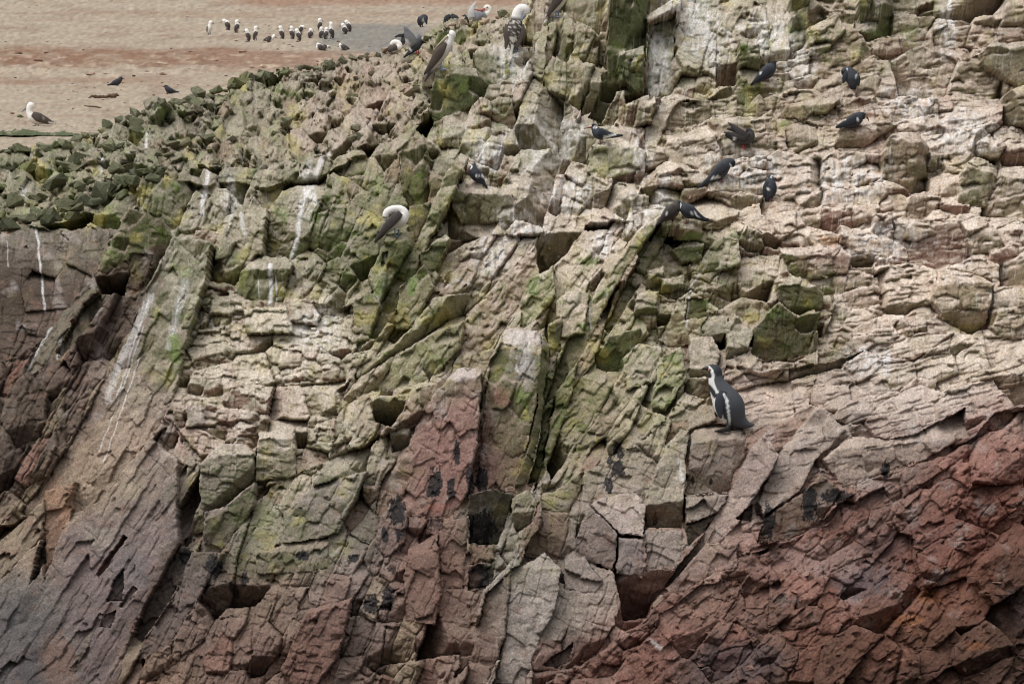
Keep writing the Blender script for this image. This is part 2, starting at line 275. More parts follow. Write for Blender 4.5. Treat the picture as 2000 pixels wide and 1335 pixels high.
# ------------------------------------------------------------------ single rocks that can be told apart
# (outline in photograph pixels, proud, slope of face, sideways slope, creases (x, y, direction, slope), colour or None, roughness)
HERO = [
 # smooth streaked slab on the left, and the slab strips beside it
 ([(345, 470), (420, 480), (405, 560), (362, 690), (345, 760), (312, 830), (252, 900), (215, 965), (150, 1005), (60, 1015), (35, 1000), (130, 870), (205, 740), (255, 660), (290, 570), (328, 500)], 2, .62, -.20, [], None, .45),
 ([(195, 522), (212, 545), (150, 622), (100, 702), (42, 750), (48, 716), (100, 640), (150, 578)], 14, .9, -.4, [], (118, 112, 92), .6),
 ([(160, 610), (215, 560), (228, 572), (180, 640), (120, 700), (110, 690)], 12, .8, -.5, [], (112, 106, 84), .6),
 ([(0, 820), (20, 760), (60, 730), (95, 770), (80, 850), (30, 880)], 20, .4, .1, [(50, 830, -80, 1.2)], (92, 78, 66), .8),
 ([(186, 530), (200, 500), (262, 418), (288, 424), (327, 440), (340, 468), (302, 520), (262, 548), (250, 577), (194, 574)], 50, .25, .45, [(232, 480, 152, 2.0), (228, 538, -78, 4.0), (310, 470, -20, 1.2)], (96, 74, 58), .8),
 ([(258, 500), (300, 500), (280, 560), (262, 590), (240, 610), (245, 570)], 12, .3, .6, [], (90, 68, 58), .8),
 # central red slabs
 ([(895, 722), (941, 728), (939, 800), (931, 880), (915, 960), (880, 1010), (830, 1012), (770, 1004), (730, 1004), (745, 940), (800, 860), (850, 775)], 42, .32, -.22, [(900, 748, 95, 1.3), (812, 850, 152, 1.0)], (122, 92, 82), .6),
 ([(952, 720), (985, 652), (1010, 645), (1056, 655), (1058, 700), (1046, 800), (1028, 880), (1000, 955), (932, 966), (937, 890), (946, 800)], 52, .28, .04, [(1010, 692, 82, 1.2), (965, 800, 175, .8)], (118, 90, 80), .6),
 ([(1059, 658), (1076, 680), (1066, 780), (1050, 862), (1030, 942), (1003, 948), (1030, 880), (1048, 800)], 20, .2, 2.6, [], (92, 86, 62), .6),
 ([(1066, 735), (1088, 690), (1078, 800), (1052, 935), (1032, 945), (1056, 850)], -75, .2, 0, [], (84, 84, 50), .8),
 ([(1090, 690), (1130, 680), (1120, 760), (1090, 850), (1060, 930), (1040, 960), (1060, 900), (1082, 800)], 0, .5, -.5, [], (112, 108, 66), .7),
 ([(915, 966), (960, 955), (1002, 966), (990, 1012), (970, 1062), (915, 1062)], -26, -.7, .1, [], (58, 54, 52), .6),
 ([(918, 1064), (966, 1062), (966, 1092), (918, 1102)], 8, .4, 0, [], (128, 98, 78), .6),
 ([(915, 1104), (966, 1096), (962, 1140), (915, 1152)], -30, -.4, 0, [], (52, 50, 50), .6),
 ([(860, 1020), (912, 1010), (912, 1060), (905, 1150), (868, 1150), (855, 1080)], 10, .3, 0, [], (122, 98, 84), .7),
 ([(800, 1070), (855, 1045), (862, 1160), (850, 1220), (790, 1210), (790, 1120)], 22, .35, -.2, [(820, 1085, 110, 1.2)], (120, 96, 82), .7),
 ([(745, 1005), (775, 985), (800, 1000), (790, 1060), (750, 1090), (730, 1060)], 18, .4, -.3, [], (118, 98, 90), .7),
 # the penguin's rock and the pillars below it
 ([(1347, 852), (1362, 832), (1400, 826), (1452, 834), (1460, 882), (1432, 930), (1425, 960), (1340, 966), (1345, 900)], 34, .06, .1, [(1400, 862, 95, 2.6), (1430, 900, 0, .8)], (138, 122, 108), .55),
 ([(1342, 845), (1348, 815), (1368, 790), (1395, 790), (1400, 822), (1362, 832)], 22, .8, -.3, [], (146, 132, 116), .55),
 ([(1340, 969), (1422, 963), (1410, 1000), (1340, 1022)], 14, .85, 0, [], (136, 122, 112), .6),
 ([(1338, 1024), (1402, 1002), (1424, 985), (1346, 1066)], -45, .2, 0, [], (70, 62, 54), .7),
 ([(1344, 846), (1339, 900), (1335, 1030), (1262, 1030), (1260, 985), (1275, 930), (1300, 872), (1328, 840)], 34, .5, -.2, [(1300, 982, -82, 1.8)], (134, 124, 108), .55),
 ([(1260, 1036), (1333, 1036), (1330, 1112), (1262, 1112)], 3, .45, 0, [], (132, 120, 110), .55),
 ([(1150, 985), (1180, 972), (1240, 960), (1262, 985), (1258, 1050), (1210, 1042)], 26, .95, .1, [], (142, 128, 120), .5),
 ([(1150, 988), (1208, 1044), (1200, 1112), (1130, 1092), (1125, 1050)], 24, .2, -.35, [], (128, 112, 104), .5),
 ([(1210, 1048), (1256, 1054), (1256, 1130), (1202, 1118)], 6, .3, .2, [], (128, 116, 110), .5),
 ([(1462, 882), (1490, 850), (1522, 900), (1480, 962), (1440, 1022), (1380, 1092), (1322, 1152), (1300, 1140), (1370, 1050), (1420, 972)], 8, .45, -.55, [], (138, 120, 110), .45),
 ([(1522, 882), (1600, 790), (1652, 840), (1592, 900), (1560, 960), (1490, 1010), (1480, 980)], 24, .8, -.1, [], (140, 126, 114), .45),
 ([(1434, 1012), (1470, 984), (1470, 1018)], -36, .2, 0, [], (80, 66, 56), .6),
 ([(1490, 1014), (1560, 966), (1600, 930), (1642, 960), (1602, 1022), (1540, 1056), (1480, 1058)], 14, -.05, 0, [], (118, 98, 78), .55),
 ([(1605, 900), (1660, 850), (1760, 860), (1880, 800), (1890, 850), (1800, 900), (1720, 925), (1650, 955)], 30, .2, .1, [(1740, 870, 95, 1.4)], (138, 122, 108), .6),
 # right hand blocks
 ([(1722, 300), (1736, 270), (1786, 262), (1816, 290), (1816, 372), (1780, 376), (1722, 346)], 46, -.05, -.1, [(1770, 286, 85, 2.4), (1786, 320, -5, 2.4), (1760, 352, -100, 1.4)], (128, 108, 84), .7),
 ([(1872, 340), (1900, 310), (1956, 322), (1946, 370), (1926, 402), (1872, 396)], 40, .1, .1, [(1905, 338, 80, 2.0), (1928, 370, 0, 1.8)], (122, 112, 82), .7),
 ([(1910, 110), (1930, 92), (2095, 82), (2095, 172), (1985, 168), (1915, 128)], 55, .05, .05, [(1990, 104, 88, 2.5), (1935, 120, 190, 1.2)], (124, 112, 90), .7),
 ([(1905, 280), (1930, 262), (1965, 285), (1950, 310), (1910, 305)], 30, .2, -.2, [(1935, 285, 80, 1.6)], (140, 112, 98), .7),
 ([(1820, 560), (1850, 525), (1905, 540), (1937, 560), (1926, 630), (1900, 652), (1840, 622), (1816, 590)], 52, .35, -.15, [(1870, 558, 92, 1.6), (1880, 612, -88, 1.8)], (148, 126, 96), .6),
 ([(1860, 520), (1925, 508), (1935, 548), (1905, 536), (1850, 524)], 20, 1.1, 0, [], (168, 150, 128), .6),
 ([(1940, 560), (2020, 560), (2095, 590), (2095, 660), (1960, 660), (1932, 640)], 34, .4, 0, [(2000, 590, 90, 1.4)], (150, 130, 106), .6),
 ([(1514, 562), (1560, 542), (1608, 552), (1606, 602), (1560, 618), (1520, 592)], 56, -.25, .2, [(1560, 565, 92, 2.2), (1560, 600, -90, 2.)], (96, 92, 62), .6),
 ([(1472, 640), (1515, 596), (1556, 622), (1600, 612), (1580, 692), (1500, 706), (1470, 690)], 18, -.45, .1, [], (92, 84, 58), .7),
 ([(1520, 482), (1640, 480), (1662, 502), (1650, 572), (1610, 576), (1540, 532)], 14, .12, 0, [(1590, 500, 90, 1.8)], (128, 92, 82), .7),
 ([(1640, 440), (1690, 452), (1745, 470), (1735, 505), (1670, 492), (1640, 470)], 26, .3, .1, [(1690, 466, 85, 1.8)], (168, 140, 110), .7),
 ([(1706, 422), (1742, 416), (1742, 462), (1720, 468), (1702, 450)], 30, -.1, 0, [(1720, 430, 85, 1.8)], (118, 90, 76), .7),
 ([(1745, 425), (1800, 430), (1830, 455), (1790, 470), (1748, 462)], 22, .1, 0, [(1790, 440, 88, 1.8)], (134, 112, 84), .7),
 ([(1640, 235), (1700, 232), (1750, 245), (1690, 285), (1630, 290)], 30, .1, 0, [(1690, 250, 95, 2.2), (1680, 272, -85, 1.4)], (130, 108, 90), .7),
 ([(1530, 205), (1600, 190), (1640, 195), (1600, 235), (1535, 230)], 26, .1, 0, [(1580, 208, 92, 2.2)], (122, 104, 76), .7),
 # top centre: mossy buttress, dark columns, panels
 ([(836, 222), (850, 160), (880, 148), (962, 144), (946, 192), (902, 218), (850, 238)], 70, -.15, .12, [(905, 162, 88, 2.4), (930, 190, -20, 1.6)], (70, 82, 56), .7),
 ([(840, 96), (865, 52), (895, 46), (925, 66), (905, 84), (880, 90)], 50, .3, -.1, [(870, 68, 95, 1.4)], (92, 94, 66), .7),
 ([(925, 120), (950, 100), (1000, 100), (1010, 150), (960, 170), (935, 160)], 45, .4, -.1, [(970, 116, 85, 1.6)], (128, 122, 100), .7),
 ([(1188, 20), (1262, 8), (1262, 90), (1256, 172), (1202, 186), (1172, 242), (1150, 232), (1184, 142)], 40, -.22, .5, [(1235, 90, 0, 1.4)], (72, 68, 48), 1.1),
 ([(1264, 60), (1318, 38), (1312, 182), (1266, 202)], -10, .45, .1, [], (140, 132, 116), 1.1),
 ([(1205, 110), (1258, 100), (1258, 178), (1212, 182)], 48, -.1, -.2, [(1232, 118, 92, 2.)], (60, 66, 44), 1.1),
 ([(1672, 0), (1742, -24), (1746, 62), (1702, 78), (1680, 62)], 48, -.15, .2, [(1715, 40, -10, 1.6)], (72, 70, 50), 1.1),
 ([(1540, -10), (1582, -20), (1576, 82), (1545, 112)], 30, -.05, .1, [], (92, 92, 56), 1.1),
 ([(1440, 90), (1480, 95), (1490, 170), (1462, 210), (1440, 200)], 16, .1, .2, [], (98, 98, 62), 1.1),
 ([(1575, 60), (1630, 30), (1650, 60), (1620, 100), (1580, 110)], 34, .8, -.1, [(1605, 95, -85, 2.2)], (158, 142, 118), .6),
 # blocks round the terns and boobies
 ([(880, 378), (905, 360), (960, 366), (1002, 382), (1006, 432), (900, 434), (885, 412)], 46, -.12, 0, [(935, 384, 88, 2.8)], (108, 94, 72), .7),
 ([(1148, 300), (1165, 275), (1225, 283), (1262, 300), (1252, 332), (1182, 352), (1150, 340)], 32, .3, 0, [(1195, 292, 90, 2.2)], (150, 142, 112), .6),
 ([(744, 492), (756, 466), (800, 455), (806, 500), (790, 562), (765, 602), (738, 592)], 48, .1, .2, [(775, 478, 95, 2.0)], (104, 104, 72), .7),
 ([(690, 690), (705, 640), (730, 570), (750, 500), (760, 500), (755, 560), (730, 620), (712, 670)], 10, .5, -.2, [], (150, 158, 150), .4),
 ([(780, 312), (830, 275), (842, 330), (836, 402), (800, 406), (785, 370)], 40, .15, .1, [(815, 300, 110, 1.8), (825, 350, 0, 1.2)], (128, 92, 78), .6),
 ([(842, 346), (882, 350), (876, 382), (846, 432), (836, 406)], 38, .15, -.3, [(860, 356, 95, 1.8)], (130, 96, 80), .6),
 ([(800, 408), (846, 402), (838, 452), (812, 476), (794, 460)], 30, .15, 0, [], (126, 94, 78), .6),
 ([(905, 345), (880, 405), (840, 470), (790, 580), (735, 660), (705, 650), (760, 560), (828, 445), (872, 350), (890, 330)], 13, .55, -.3, [], (124, 122, 84), .9),
 ([(690, 590), (720, 570), (745, 600), (720, 660), (690, 670)], 20, .4, -.2, [], (116, 100, 84), .6),
 ([(820, 500), (870, 460), (880, 470), (860, 520), (830, 540)], 36, .1, -.3, [(850, 480, 100, 1.8)], (96, 100, 62), .7),
 ([(780, 560), (830, 520), (850, 560), (810, 640), (770, 640)], 20, .45, -.3, [], (122, 108, 82), .7),
 # ledge with a white front and the row of benches
 ([(484, 515), (500, 498), (560, 500), (575, 520), (560, 545), (555, 590), (480, 585), (455, 570)], 36, .1, 0, [(525, 530, 92, 2.6)], (118, 114, 80), .6),
 ([(420, 500), (440, 465), (465, 472), (450, 500), (420, 512)], 30, .6, 0, [], (162, 152, 132), .6),
 ([(478, 602), (562, 600), (572, 650), (480, 652)], 20, 1.05, 0, [], (168, 158, 128), .6),
 ([(505, 845), (578, 835), (578, 930), (500, 940)], 30, .3, .05, [(540, 858, 92, 1.4)], (140, 126, 106), .6),
 ([(368, 792), (402, 794), (400, 830), (362, 836)], 30, .7, 0, [], (138, 122, 118), .6),
 ([(395, 905), (430, 868), (480, 866), (500, 886), (498, 932), (470, 962), (430, 988), (396, 1004), (390, 950)], 42, .3, -.1, [(440, 892, 95, 1.6), (480, 925, -50, 2.4)], (112, 104, 90), .7),
 ([(400, 1000), (440, 990), (500, 940), (500, 985), (430, 1080), (395, 1090)], 14, .1, .2, [], (96, 84, 78), .7),
 ([(722, 790), (740, 776), (802, 772), (790, 802), (766, 836), (735, 822)], 56, .5, 0, [(760, 786, -92, 3.2)], (118, 112, 96), .6),
 ([(765, 842), (802, 836), (798, 872), (765, 884)], 36, .5, 0, [(782, 850, -90, 2.4)], (124, 116, 104), .6),
 ([(845, 586), (920, 570), (905, 606), (870, 626), (800, 672), (725, 722), (690, 740), (700, 716), (790, 655)], 20, .7, -.1, [(840, 618, -50, 3.)], (150, 140, 110), .6),
 ([(780, 690), (850, 650), (910, 630), (900, 680), (840, 740), (780, 760), (730, 760)], 8, .4, -.2, [], (142, 134, 100), .7),
 ([(555, 1000), (610, 952), (662, 935), (720, 920), (702, 962), (660, 1040), (590, 1062), (552, 1082)], 32, .55, -.1, [(620, 960, 110, 1.), (690, 990, -20, 1.6)], (118, 106, 100), .6),
 ([(500, 1080), (560, 1060), (640, 1050), (640, 1110), (560, 1120), (500, 1120)], 14, .3, 0, [(570, 1075, 92, 1.4)], (118, 104, 92), .6),
 # dark clefts and slabs low on the left
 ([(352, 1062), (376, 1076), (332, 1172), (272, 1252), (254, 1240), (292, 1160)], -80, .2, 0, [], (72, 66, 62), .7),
 ([(300, 860), (352, 900), (348, 1020), (352, 1060), (300, 1150), (255, 1232), (200, 1420), (-120, 1420), (-120, 1240), (40, 1090), (140, 1010), (215, 968), (260, 900)], 10, .5, -.12, [(250, 1180, -35, .25)], None, .22),
 ([(246, 1044), (252, 1050), (196, 1126), (188, 1120)], -12, .5, 0, [], None, .3),
 ([(196, 1196), (204, 1202), (142, 1312), (132, 1306)], -12, .5, 0, [], None, .3),
 ([(244, 1106), (238, 1172), (206, 1174), (222, 1140)], -16, .3, .2, [], (92, 78, 72), .5),
 ([(226, 1188), (214, 1226), (195, 1222), (204, 1200)], -16, .3, .2, [], (92, 78, 72), .5),
 ([(262, 1142), (270, 1150), (240, 1186), (232, 1182)], -12, .3, 0, [], None, .5),
 ([(376, 1076), (440, 1080), (380, 1180), (330, 1260), (262, 1290), (275, 1255), (335, 1172)], -6, .4, -.3, [], (98, 86, 80), .6),
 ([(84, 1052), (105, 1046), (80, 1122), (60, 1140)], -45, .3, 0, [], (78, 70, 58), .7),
 ([(60, 1000), (110, 960), (120, 1010), (80, 1050), (20, 1120), (-60, 1180), (-60, 1110)], 8, .6, -.3, [], (132, 116, 94), .7),
 ([(90, 960), (150, 940), (135, 1010), (110, 1080), (90, 1130), (85, 1060)], 6, .4, 0, [], (138, 106, 82), .5),
 # pale slab and grey facets low in the middle
 ([(1000, 1112), (1040, 1095), (1062, 1080), (1096, 1112), (1086, 1182), (1040, 1282), (1010, 1420), (940, 1420), (985, 1250)], 32, .38, -.25, [(1050, 1110, 90, 1.)], (138, 128, 118), .6),
 ([(950, 1160), (1000, 1115), (985, 1250), (950, 1340), (905, 1340), (930, 1240)], 24, .35, -.3, [], (124, 104, 90), .6),
 ([(1102, 1092), (1140, 1085), (1180, 1140), (1160, 1160), (1100, 1150)], 26, .6, -.1, [], (138, 124, 116), .5),
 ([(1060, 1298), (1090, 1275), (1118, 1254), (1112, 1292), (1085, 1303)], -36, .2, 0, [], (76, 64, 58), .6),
 ([(1000, 975), (1030, 955), (1048, 975), (1040, 1020), (1010, 1040), (998, 1010)], 36, .6, 0, [(1020, 1000, -85, 1.6)], (132, 124, 104), .6),
 ([(1380, 1060), (1440, 1060), (1440, 1110), (1390, 1120), (1330, 1160), (1300, 1150)], 6, .3, -.3, [], (126, 104, 94), .6),
 # leaning tan ribs and the knot of dark blocks
 ([(1245, 455), (1292, 430), (1202, 562), (1140, 682), (1090, 762), (1062, 790), (1108, 662), (1180, 540)], 16, .55, -.25, [], (164, 148, 114), .6),
 ([(1085, 592), (1110, 570), (1152, 575), (1140, 652), (1090, 662)], 36, .75, .1, [], (172, 152, 134), .6),
 ([(1070, 640), (1098, 620), (1094, 690), (1072, 700)], 26, .0, .6, [], (104, 82, 66), .6),
 ([(1040, 545), (1080, 520), (1085, 580), (1040, 630), (1015, 640), (1020, 590)], 22, .5, -.3, [], (124, 126, 80), .6),
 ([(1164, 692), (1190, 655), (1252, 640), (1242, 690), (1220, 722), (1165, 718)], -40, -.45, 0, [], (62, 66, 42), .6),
 ([(1214, 702), (1245, 672), (1292, 680), (1286, 742), (1224, 762)], 26, .6, 0, [], (146, 134, 116), .6),
 ([(1286, 700), (1332, 680), (1338, 742), (1302, 802), (1270, 792)], 24, .4, -.3, [], (116, 120, 80), .6),
 ([(1368, 642), (1385, 615), (1422, 620), (1410, 666), (1376, 667)], 44, .65, .05, [(1390, 655, -85, 2.4)], (150, 142, 128), .5),
 ([(1345, 664), (1390, 657), (1406, 690), (1396, 742), (1345, 736)], 40, .7, 0, [(1370, 722, -88, 2.2)], (152, 140, 126), .5),
 ([(1412, 642), (1432, 615), (1470, 652), (1460, 690), (1420, 702)], 44, .6, .1, [(1445, 680, -80, 2.)], (146, 140, 122), .5),
 ([(1310, 490), (1340, 470), (1372, 478), (1370, 510), (1330, 515)], 44, -.1, 0, [(1342, 486, 95, 2.4)], (84, 88, 56), .6),
 ([(1266, 530), (1295, 522), (1298, 556), (1264, 566)], 40, .7, 0, [(1280, 548, -85, 3.)], (152, 142, 122), .6),
 ([(1290, 548), (1335, 540), (1340, 562), (1292, 572)], 42, .7, 0, [(1312, 560, -90, 3.)], (150, 132, 114), .6),
 ([(1340, 590), (1382, 586), (1380, 622), (1338, 626)], 20, -.1, 0, [], (108, 92, 66), .6),
 ([(1245, 575), (1285, 570), (1285, 612), (1235, 618)], 40, .7, 0, [(1262, 606, -90, 3.)], (150, 132, 120), .6),
 ([(1400, 470), (1440, 450), (1445, 520), (1400, 530), (1350, 535), (1372, 500)], 30, .6, -.2, [], (138, 136, 100), .6),
 ([(1320, 400), (1290, 440), (1235, 530), (1180, 640), (1190, 650), (1245, 560), (1310, 450)], 7, .5, -.2, [], (150, 138, 108), .9),
]
PERCH = []   # filled by the birds' list: small level stands under their feet
HCOL = np.full((NX * NY, 3), np.nan); HSOFT = np.zeros(NX * NY)
hwx = PX + 4.5 * fbm(PX / 26, PY / 26, 3, 151) + .7 * fbm(PX / 7, PY / 7, 2, 153)
hwy = PY + 4.5 * fbm(PX / 26, PY / 26, 3, 157) + .7 * fbm(PX / 7, PY / 7, 2, 159)
G2 = PX.reshape(NY, NX)
def hero(n, poly, off, gf, gxs, cre, col, rough):
    xs = [p[0] for p in poly]; ys = [p[1] for p in poly]
    bb = (PX > min(xs) - 8) & (PX < max(xs) + 8) & (PY > min(ys) - 8) & (PY < max(ys) + 8)
    ii = np.nonzero(bb)[0]; x, y = hwx[ii], hwy[ii]
    s = inpoly(x, y, poly); ii = ii[s]; x, y = x[s], y[s]
    if len(ii) < 20: return
    cx, cy = x.mean(), y.mean(); kk = K[ii]
    d = gf * (cy - y) + gxs * (x - cx) - (off * .85 if off > 0 else off * .8)
    for (qx, qy, ang, sl) in cre:
        a = rad(ang); t = (x - qx) * math.cos(a) - (y - qy) * math.sin(a)
        t = t + 2.5 * fbm(x / 24, y / 24, 2, 160 + n)
        d = d + sl * np.maximum(t, 0)
    e = segdist(x, y, poly)
    rim_w = 3.0 + 5 * fbm(x / 30, y / 30, 2, 170 + n)
    d = d + .7 * np.maximum(0, rim_w - e) + 5 * smooth(1.6, 0, e) * smooth(-.2, .25, fbm(x / 40, y / 40, 2, 175 + n))
    d = d + 12 * smooth(12, 0, e) * np.maximum(0, fbm(x / 10, y / 10, 3, 177 + n) - .08)      # chipped edges
    # what is left of the smaller joints
    P = REG[RID[ii[len(ii) // 2]]]; Q = dict(P, oc=P['oc'] * .6, jit=.42)
    d2, k2, b2, *_ = layer(x, y, Q, 60 + n % 17, .6, (.35 * rough, .45 * rough, .6 * rough))
    d3, k3, b3, *_ = layer(x, y, Q, 110 + n % 13, .2, (.6 * rough, .7 * rough, .9 * rough))
    cw = fbm(x / 50, y / 50, 2, 190 + n)
    d = d + d2 + d3 * (.3 + .5 * smooth(-.2, .4, cw)) + 2.5 * fbm(x / 40, y / 40, 3, 180 + n) + 1.5 * smooth(1.6, 0, b2) * smooth(.05, .4, cw) + max(rough, .75) * (5 * joints(x, y, P['a'], 26 + n % 11, 3 + n, .1) + 4 * joints(x, y, P['a'] + 80, 38 + n % 17, 43 + n, .15))
    bc = base(np.array([cx]), np.array([cy]))[0]
    D[ii] = (bc - B0[ii]) + kk * d
    LAB[ii] = 90000000 + n; CELL[ii] = (n * 37) % 997; CELL2[ii] = k2
    FINE[ii] = (.8 if off > -10 else .6) * max(1., P['fine'])
    if col is not None: HCOL[ii] = col
for n, h in enumerate(HERO): hero(n, *h)

# ------------------------------------------------------------------ rock colours: mineral bands, algae, guano, black crust
TONE = """1100,60,138,128,105 1340,80,130,130,108 1480,60,150,138,116 1600,160,150,132,112 1700,130,150,130,112 1800,60,140,126,106 1900,40,150,130,110
1980,60,150,128,112 1400,200,150,136,114 1550,250,152,132,112 1700,220,165,142,124 1850,200,170,148,130 1950,220,168,148,130 1000,200,134,126,106
1080,240,140,132,112 950,280,128,124,104 1150,330,138,130,108 1250,320,150,138,118 1330,330,165,146,124 1450,400,172,150,128 1600,400,172,150,128
1750,420,176,154,132 1900,450,176,154,134 1980,380,160,140,120 1000,400,140,128,110 1100,440,158,142,124 1200,460,160,144,120 1000,520,150,136,112
1120,520,150,138,110 1300,480,150,134,106 1450,560,150,132,108 1350,600,130,120,90 1550,630,120,106,80 1650,600,165,142,122 1750,560,178,156,134
1850,680,172,156,134 1980,560,172,148,128 1980,700,176,158,136 1700,720,158,142,128 1550,780,158,138,122 1450,720,150,132,118 1800,800,146,132,122
1980,780,150,130,118 1600,860,144,128,114 1500,920,138,122,110 1750,900,134,114,102 60,330,98,100,80 200,290,104,104,86 300,260,110,106,90
400,250,128,116,102 500,220,132,120,102 600,210,150,130,112 700,180,150,130,112 760,150,156,134,116 450,170,86,92,70 620,150,110,108,88
700,240,156,134,116 800,200,150,130,112 900,90,140,128,106 60,400,88,90,72 180,380,84,86,66 300,330,96,92,76 100,470,86,74,64 60,540,88,72,60
140,500,90,72,60 180,480,88,76,62 280,400,100,98,78 380,380,110,102,86 440,420,104,102,82 520,420,108,106,86 600,400,110,110,84 680,380,104,106,76
740,360,112,108,78 640,500,110,110,78 560,470,96,90,68 700,450,108,108,76 450,480,140,130,112 480,560,140,132,102 400,540,124,120,98 380,520,118,118,100
300,640,132,122,108 250,750,140,126,110 200,850,144,124,104 130,940,140,122,100 330,700,124,112,92 80,680,100,84,72 150,700,92,72,64 200,650,88,68,60
60,800,94,80,68 120,820,88,72,62 40,900,80,66,58 240,600,90,72,64 520,640,172,162,132 620,620,150,144,120 480,720,160,152,124 600,720,162,152,132
450,800,150,136,124 560,800,156,142,126 380,860,120,100,90 540,900,140,126,108 640,800,140,132,100 700,640,124,116,86 760,620,134,124,82
850,560,136,126,96 900,600,146,136,106 800,720,148,140,108 700,780,134,118,94 750,850,140,126,108 650,880,140,134,110 900,680,146,134,116
980,600,152,140,118 960,480,158,142,122 1080,560,148,140,100 1120,740,134,128,84 1180,680,140,132,90 1120,850,128,118,90 1200,800,138,122,100
1250,780,140,134,108 60,1060,136,118,96 40,1180,104,98,92 150,1080,112,98,94 220,1120,112,98,94 100,1250,104,96,90 200,1250,112,98,94 20,1300,92,86,84
300,1000,116,102,98 340,960,120,106,98 250,950,140,124,104 330,1200,108,92,82 440,960,98,86,78 420,1100,96,86,76 480,1180,118,98,84 560,1180,122,102,86
600,1080,122,108,96 640,990,118,106,102 520,1030,132,126,108 700,1020,112,104,94 660,1180,116,104,96 720,1200,122,104,94 400,1250,112,92,80
300,1300,128,104,84 500,1280,120,96,84 700,1300,110,92,80 830,1150,122,98,84 800,1250,122,98,82 900,1250,120,100,86 870,900,124,90,80 980,850,122,98,88
780,1000,112,90,82 1000,1050,126,118,108 1100,1020,132,120,110 1050,1150,138,130,122 1150,1180,132,118,104 1040,1250,140,130,118 1250,1150,134,118,108
1350,1100,142,126,114 1200,930,134,120,108 1150,900,132,120,104 1300,950,134,124,108 1400,900,136,120,106 1950,850,134,100,88 1850,930,128,92,80
1980,950,112,76,66 1750,980,116,92,82 1650,1020,128,98,88 1550,1080,128,96,86 1450,1130,130,100,88 1380,1180,134,104,90 1280,1230,128,92,80
1200,1290,124,88,76 1100,1320,118,86,74 1400,1290,100,82,76 1500,1200,118,92,80 1600,1150,124,90,78 1700,1120,108,84,76 1800,1050,112,78,68
1900,1050,106,70,60 1980,1080,104,72,58 1950,1150,110,76,58 1850,1180,112,76,60 1750,1250,110,76,60 1600,1260,104,76,62 1700,1310,104,72,58
1850,1300,92,64,52 1980,1280,78,58,48 1500,1310,92,70,60"""
TONE = np.array([[float(v) for v in t.split(',')] for t in TONE.split()])
def lin(c):
    c = np.asarray(c, float) / 255.0
    return np.where(c <= .04045, c / 12.92, ((c + .055) / 1.055) ** 2.4)
def field(pts, vals, sig, cw=10):
    """smooth map from scattered values, read back at warped positions"""
    cx = np.arange(-110, 2112, cw); cy = np.arange(-90, 1422, cw); mx, my = np.meshgrid(cx, cy)
    num = np.zeros(mx.shape + (vals.shape[1],)); den = np.full(mx.shape, 1e-12)
    for (x, y), v in zip(pts, vals):
        wgt = np.exp(-((mx - x) ** 2 + (my - y) ** 2) / (2 * sig * sig)) + 1e-7 / (1 + ((mx - x) ** 2 + (my - y) ** 2) / 1e4) ** 2
        num += wgt[..., None] * v; den += wgt
    f = num / den[..., None]
    wx = np.clip((PX + 26 * fbm(PX / 80, PY / 80, 3, 201) + 110) / cw, 0, len(cx) - 1.001); wy = np.clip((PY + 26 * fbm(PX / 80, PY / 80, 3, 207) + 90) / cw, 0, len(cy) - 1.001)
    i = wx.astype(int); j = wy.astype(int); u = (wx - i)[:, None]; v = (wy - j)[:, None]
    return (f[j, i] * (1 - u) + f[j, i + 1] * u) * (1 - v) + (f[j + 1, i] * (1 - u) + f[j + 1, i + 1] * u) * v
C = field(TONE[:, :2], lin(TONE[:, 2:]), 42)
hm = ~np.isnan(HCOL[:, 0])
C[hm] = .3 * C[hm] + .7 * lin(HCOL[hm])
# tone calibrated by zone: upper-left rock darkened, a broad patch near the middle lightened
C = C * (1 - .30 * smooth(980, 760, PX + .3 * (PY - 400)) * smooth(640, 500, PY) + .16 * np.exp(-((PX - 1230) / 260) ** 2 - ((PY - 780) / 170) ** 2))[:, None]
C[(RID == [P['name'] for P in REG].index('wall'))] *= .72; C[(RID == [P['name'] for P in REG].index('strata'))] *= .82; C[(RID == [P['name'] for P in REG].index('low_left'))] *= .88
mixc = lambda m, c: C * (1 - m[:, None]) + lin(c) * m[:, None]
# how much each facet looks up
Yg = (B0 + D).reshape(NY, NX)
up = np.zeros((NY, NX)); up[1:-1] = (Yg[:-2] - Yg[2:]) / (2 * STEP * K.reshape(NY, NX)[1:-1])
def blur(a, n=1):
    for _ in range(n):
        a = (a + np.roll(a, 1, 0) + np.roll(a, -1, 0) + np.roll(a, 1, 1) + np.roll(a, -1, 1)) / 5
    return a
up = blur(np.clip(up, -3, 4), 3).ravel()
# mineral change from block to block
t1 = rnd(CELL, 2) * 2 - 1; t2 = rnd(CELL, 5); t3 = rnd(CELL2, 4) * 2 - 1
C = C * (1 + .15 * t1 + .10 * t3)[:, None]
WL_ = [i for i, P in enumerate(REG) if P['name'] == 'wall'][0]
RR_ = len(REG) - 1
redw = smooth(.80, .86, t2) * .55 * (RID != WL_)
C = mixc(redw * (~hm), (122, 84, 70)) if True else C
C = mixc(smooth(.16, .10, t2) * .35 * (~hm) * (RID != WL_) * (RID != RR_), (146, 132, 98))
LL_ = [i for i, P in enumerate(REG) if P['name'] == 'low_left'][0]
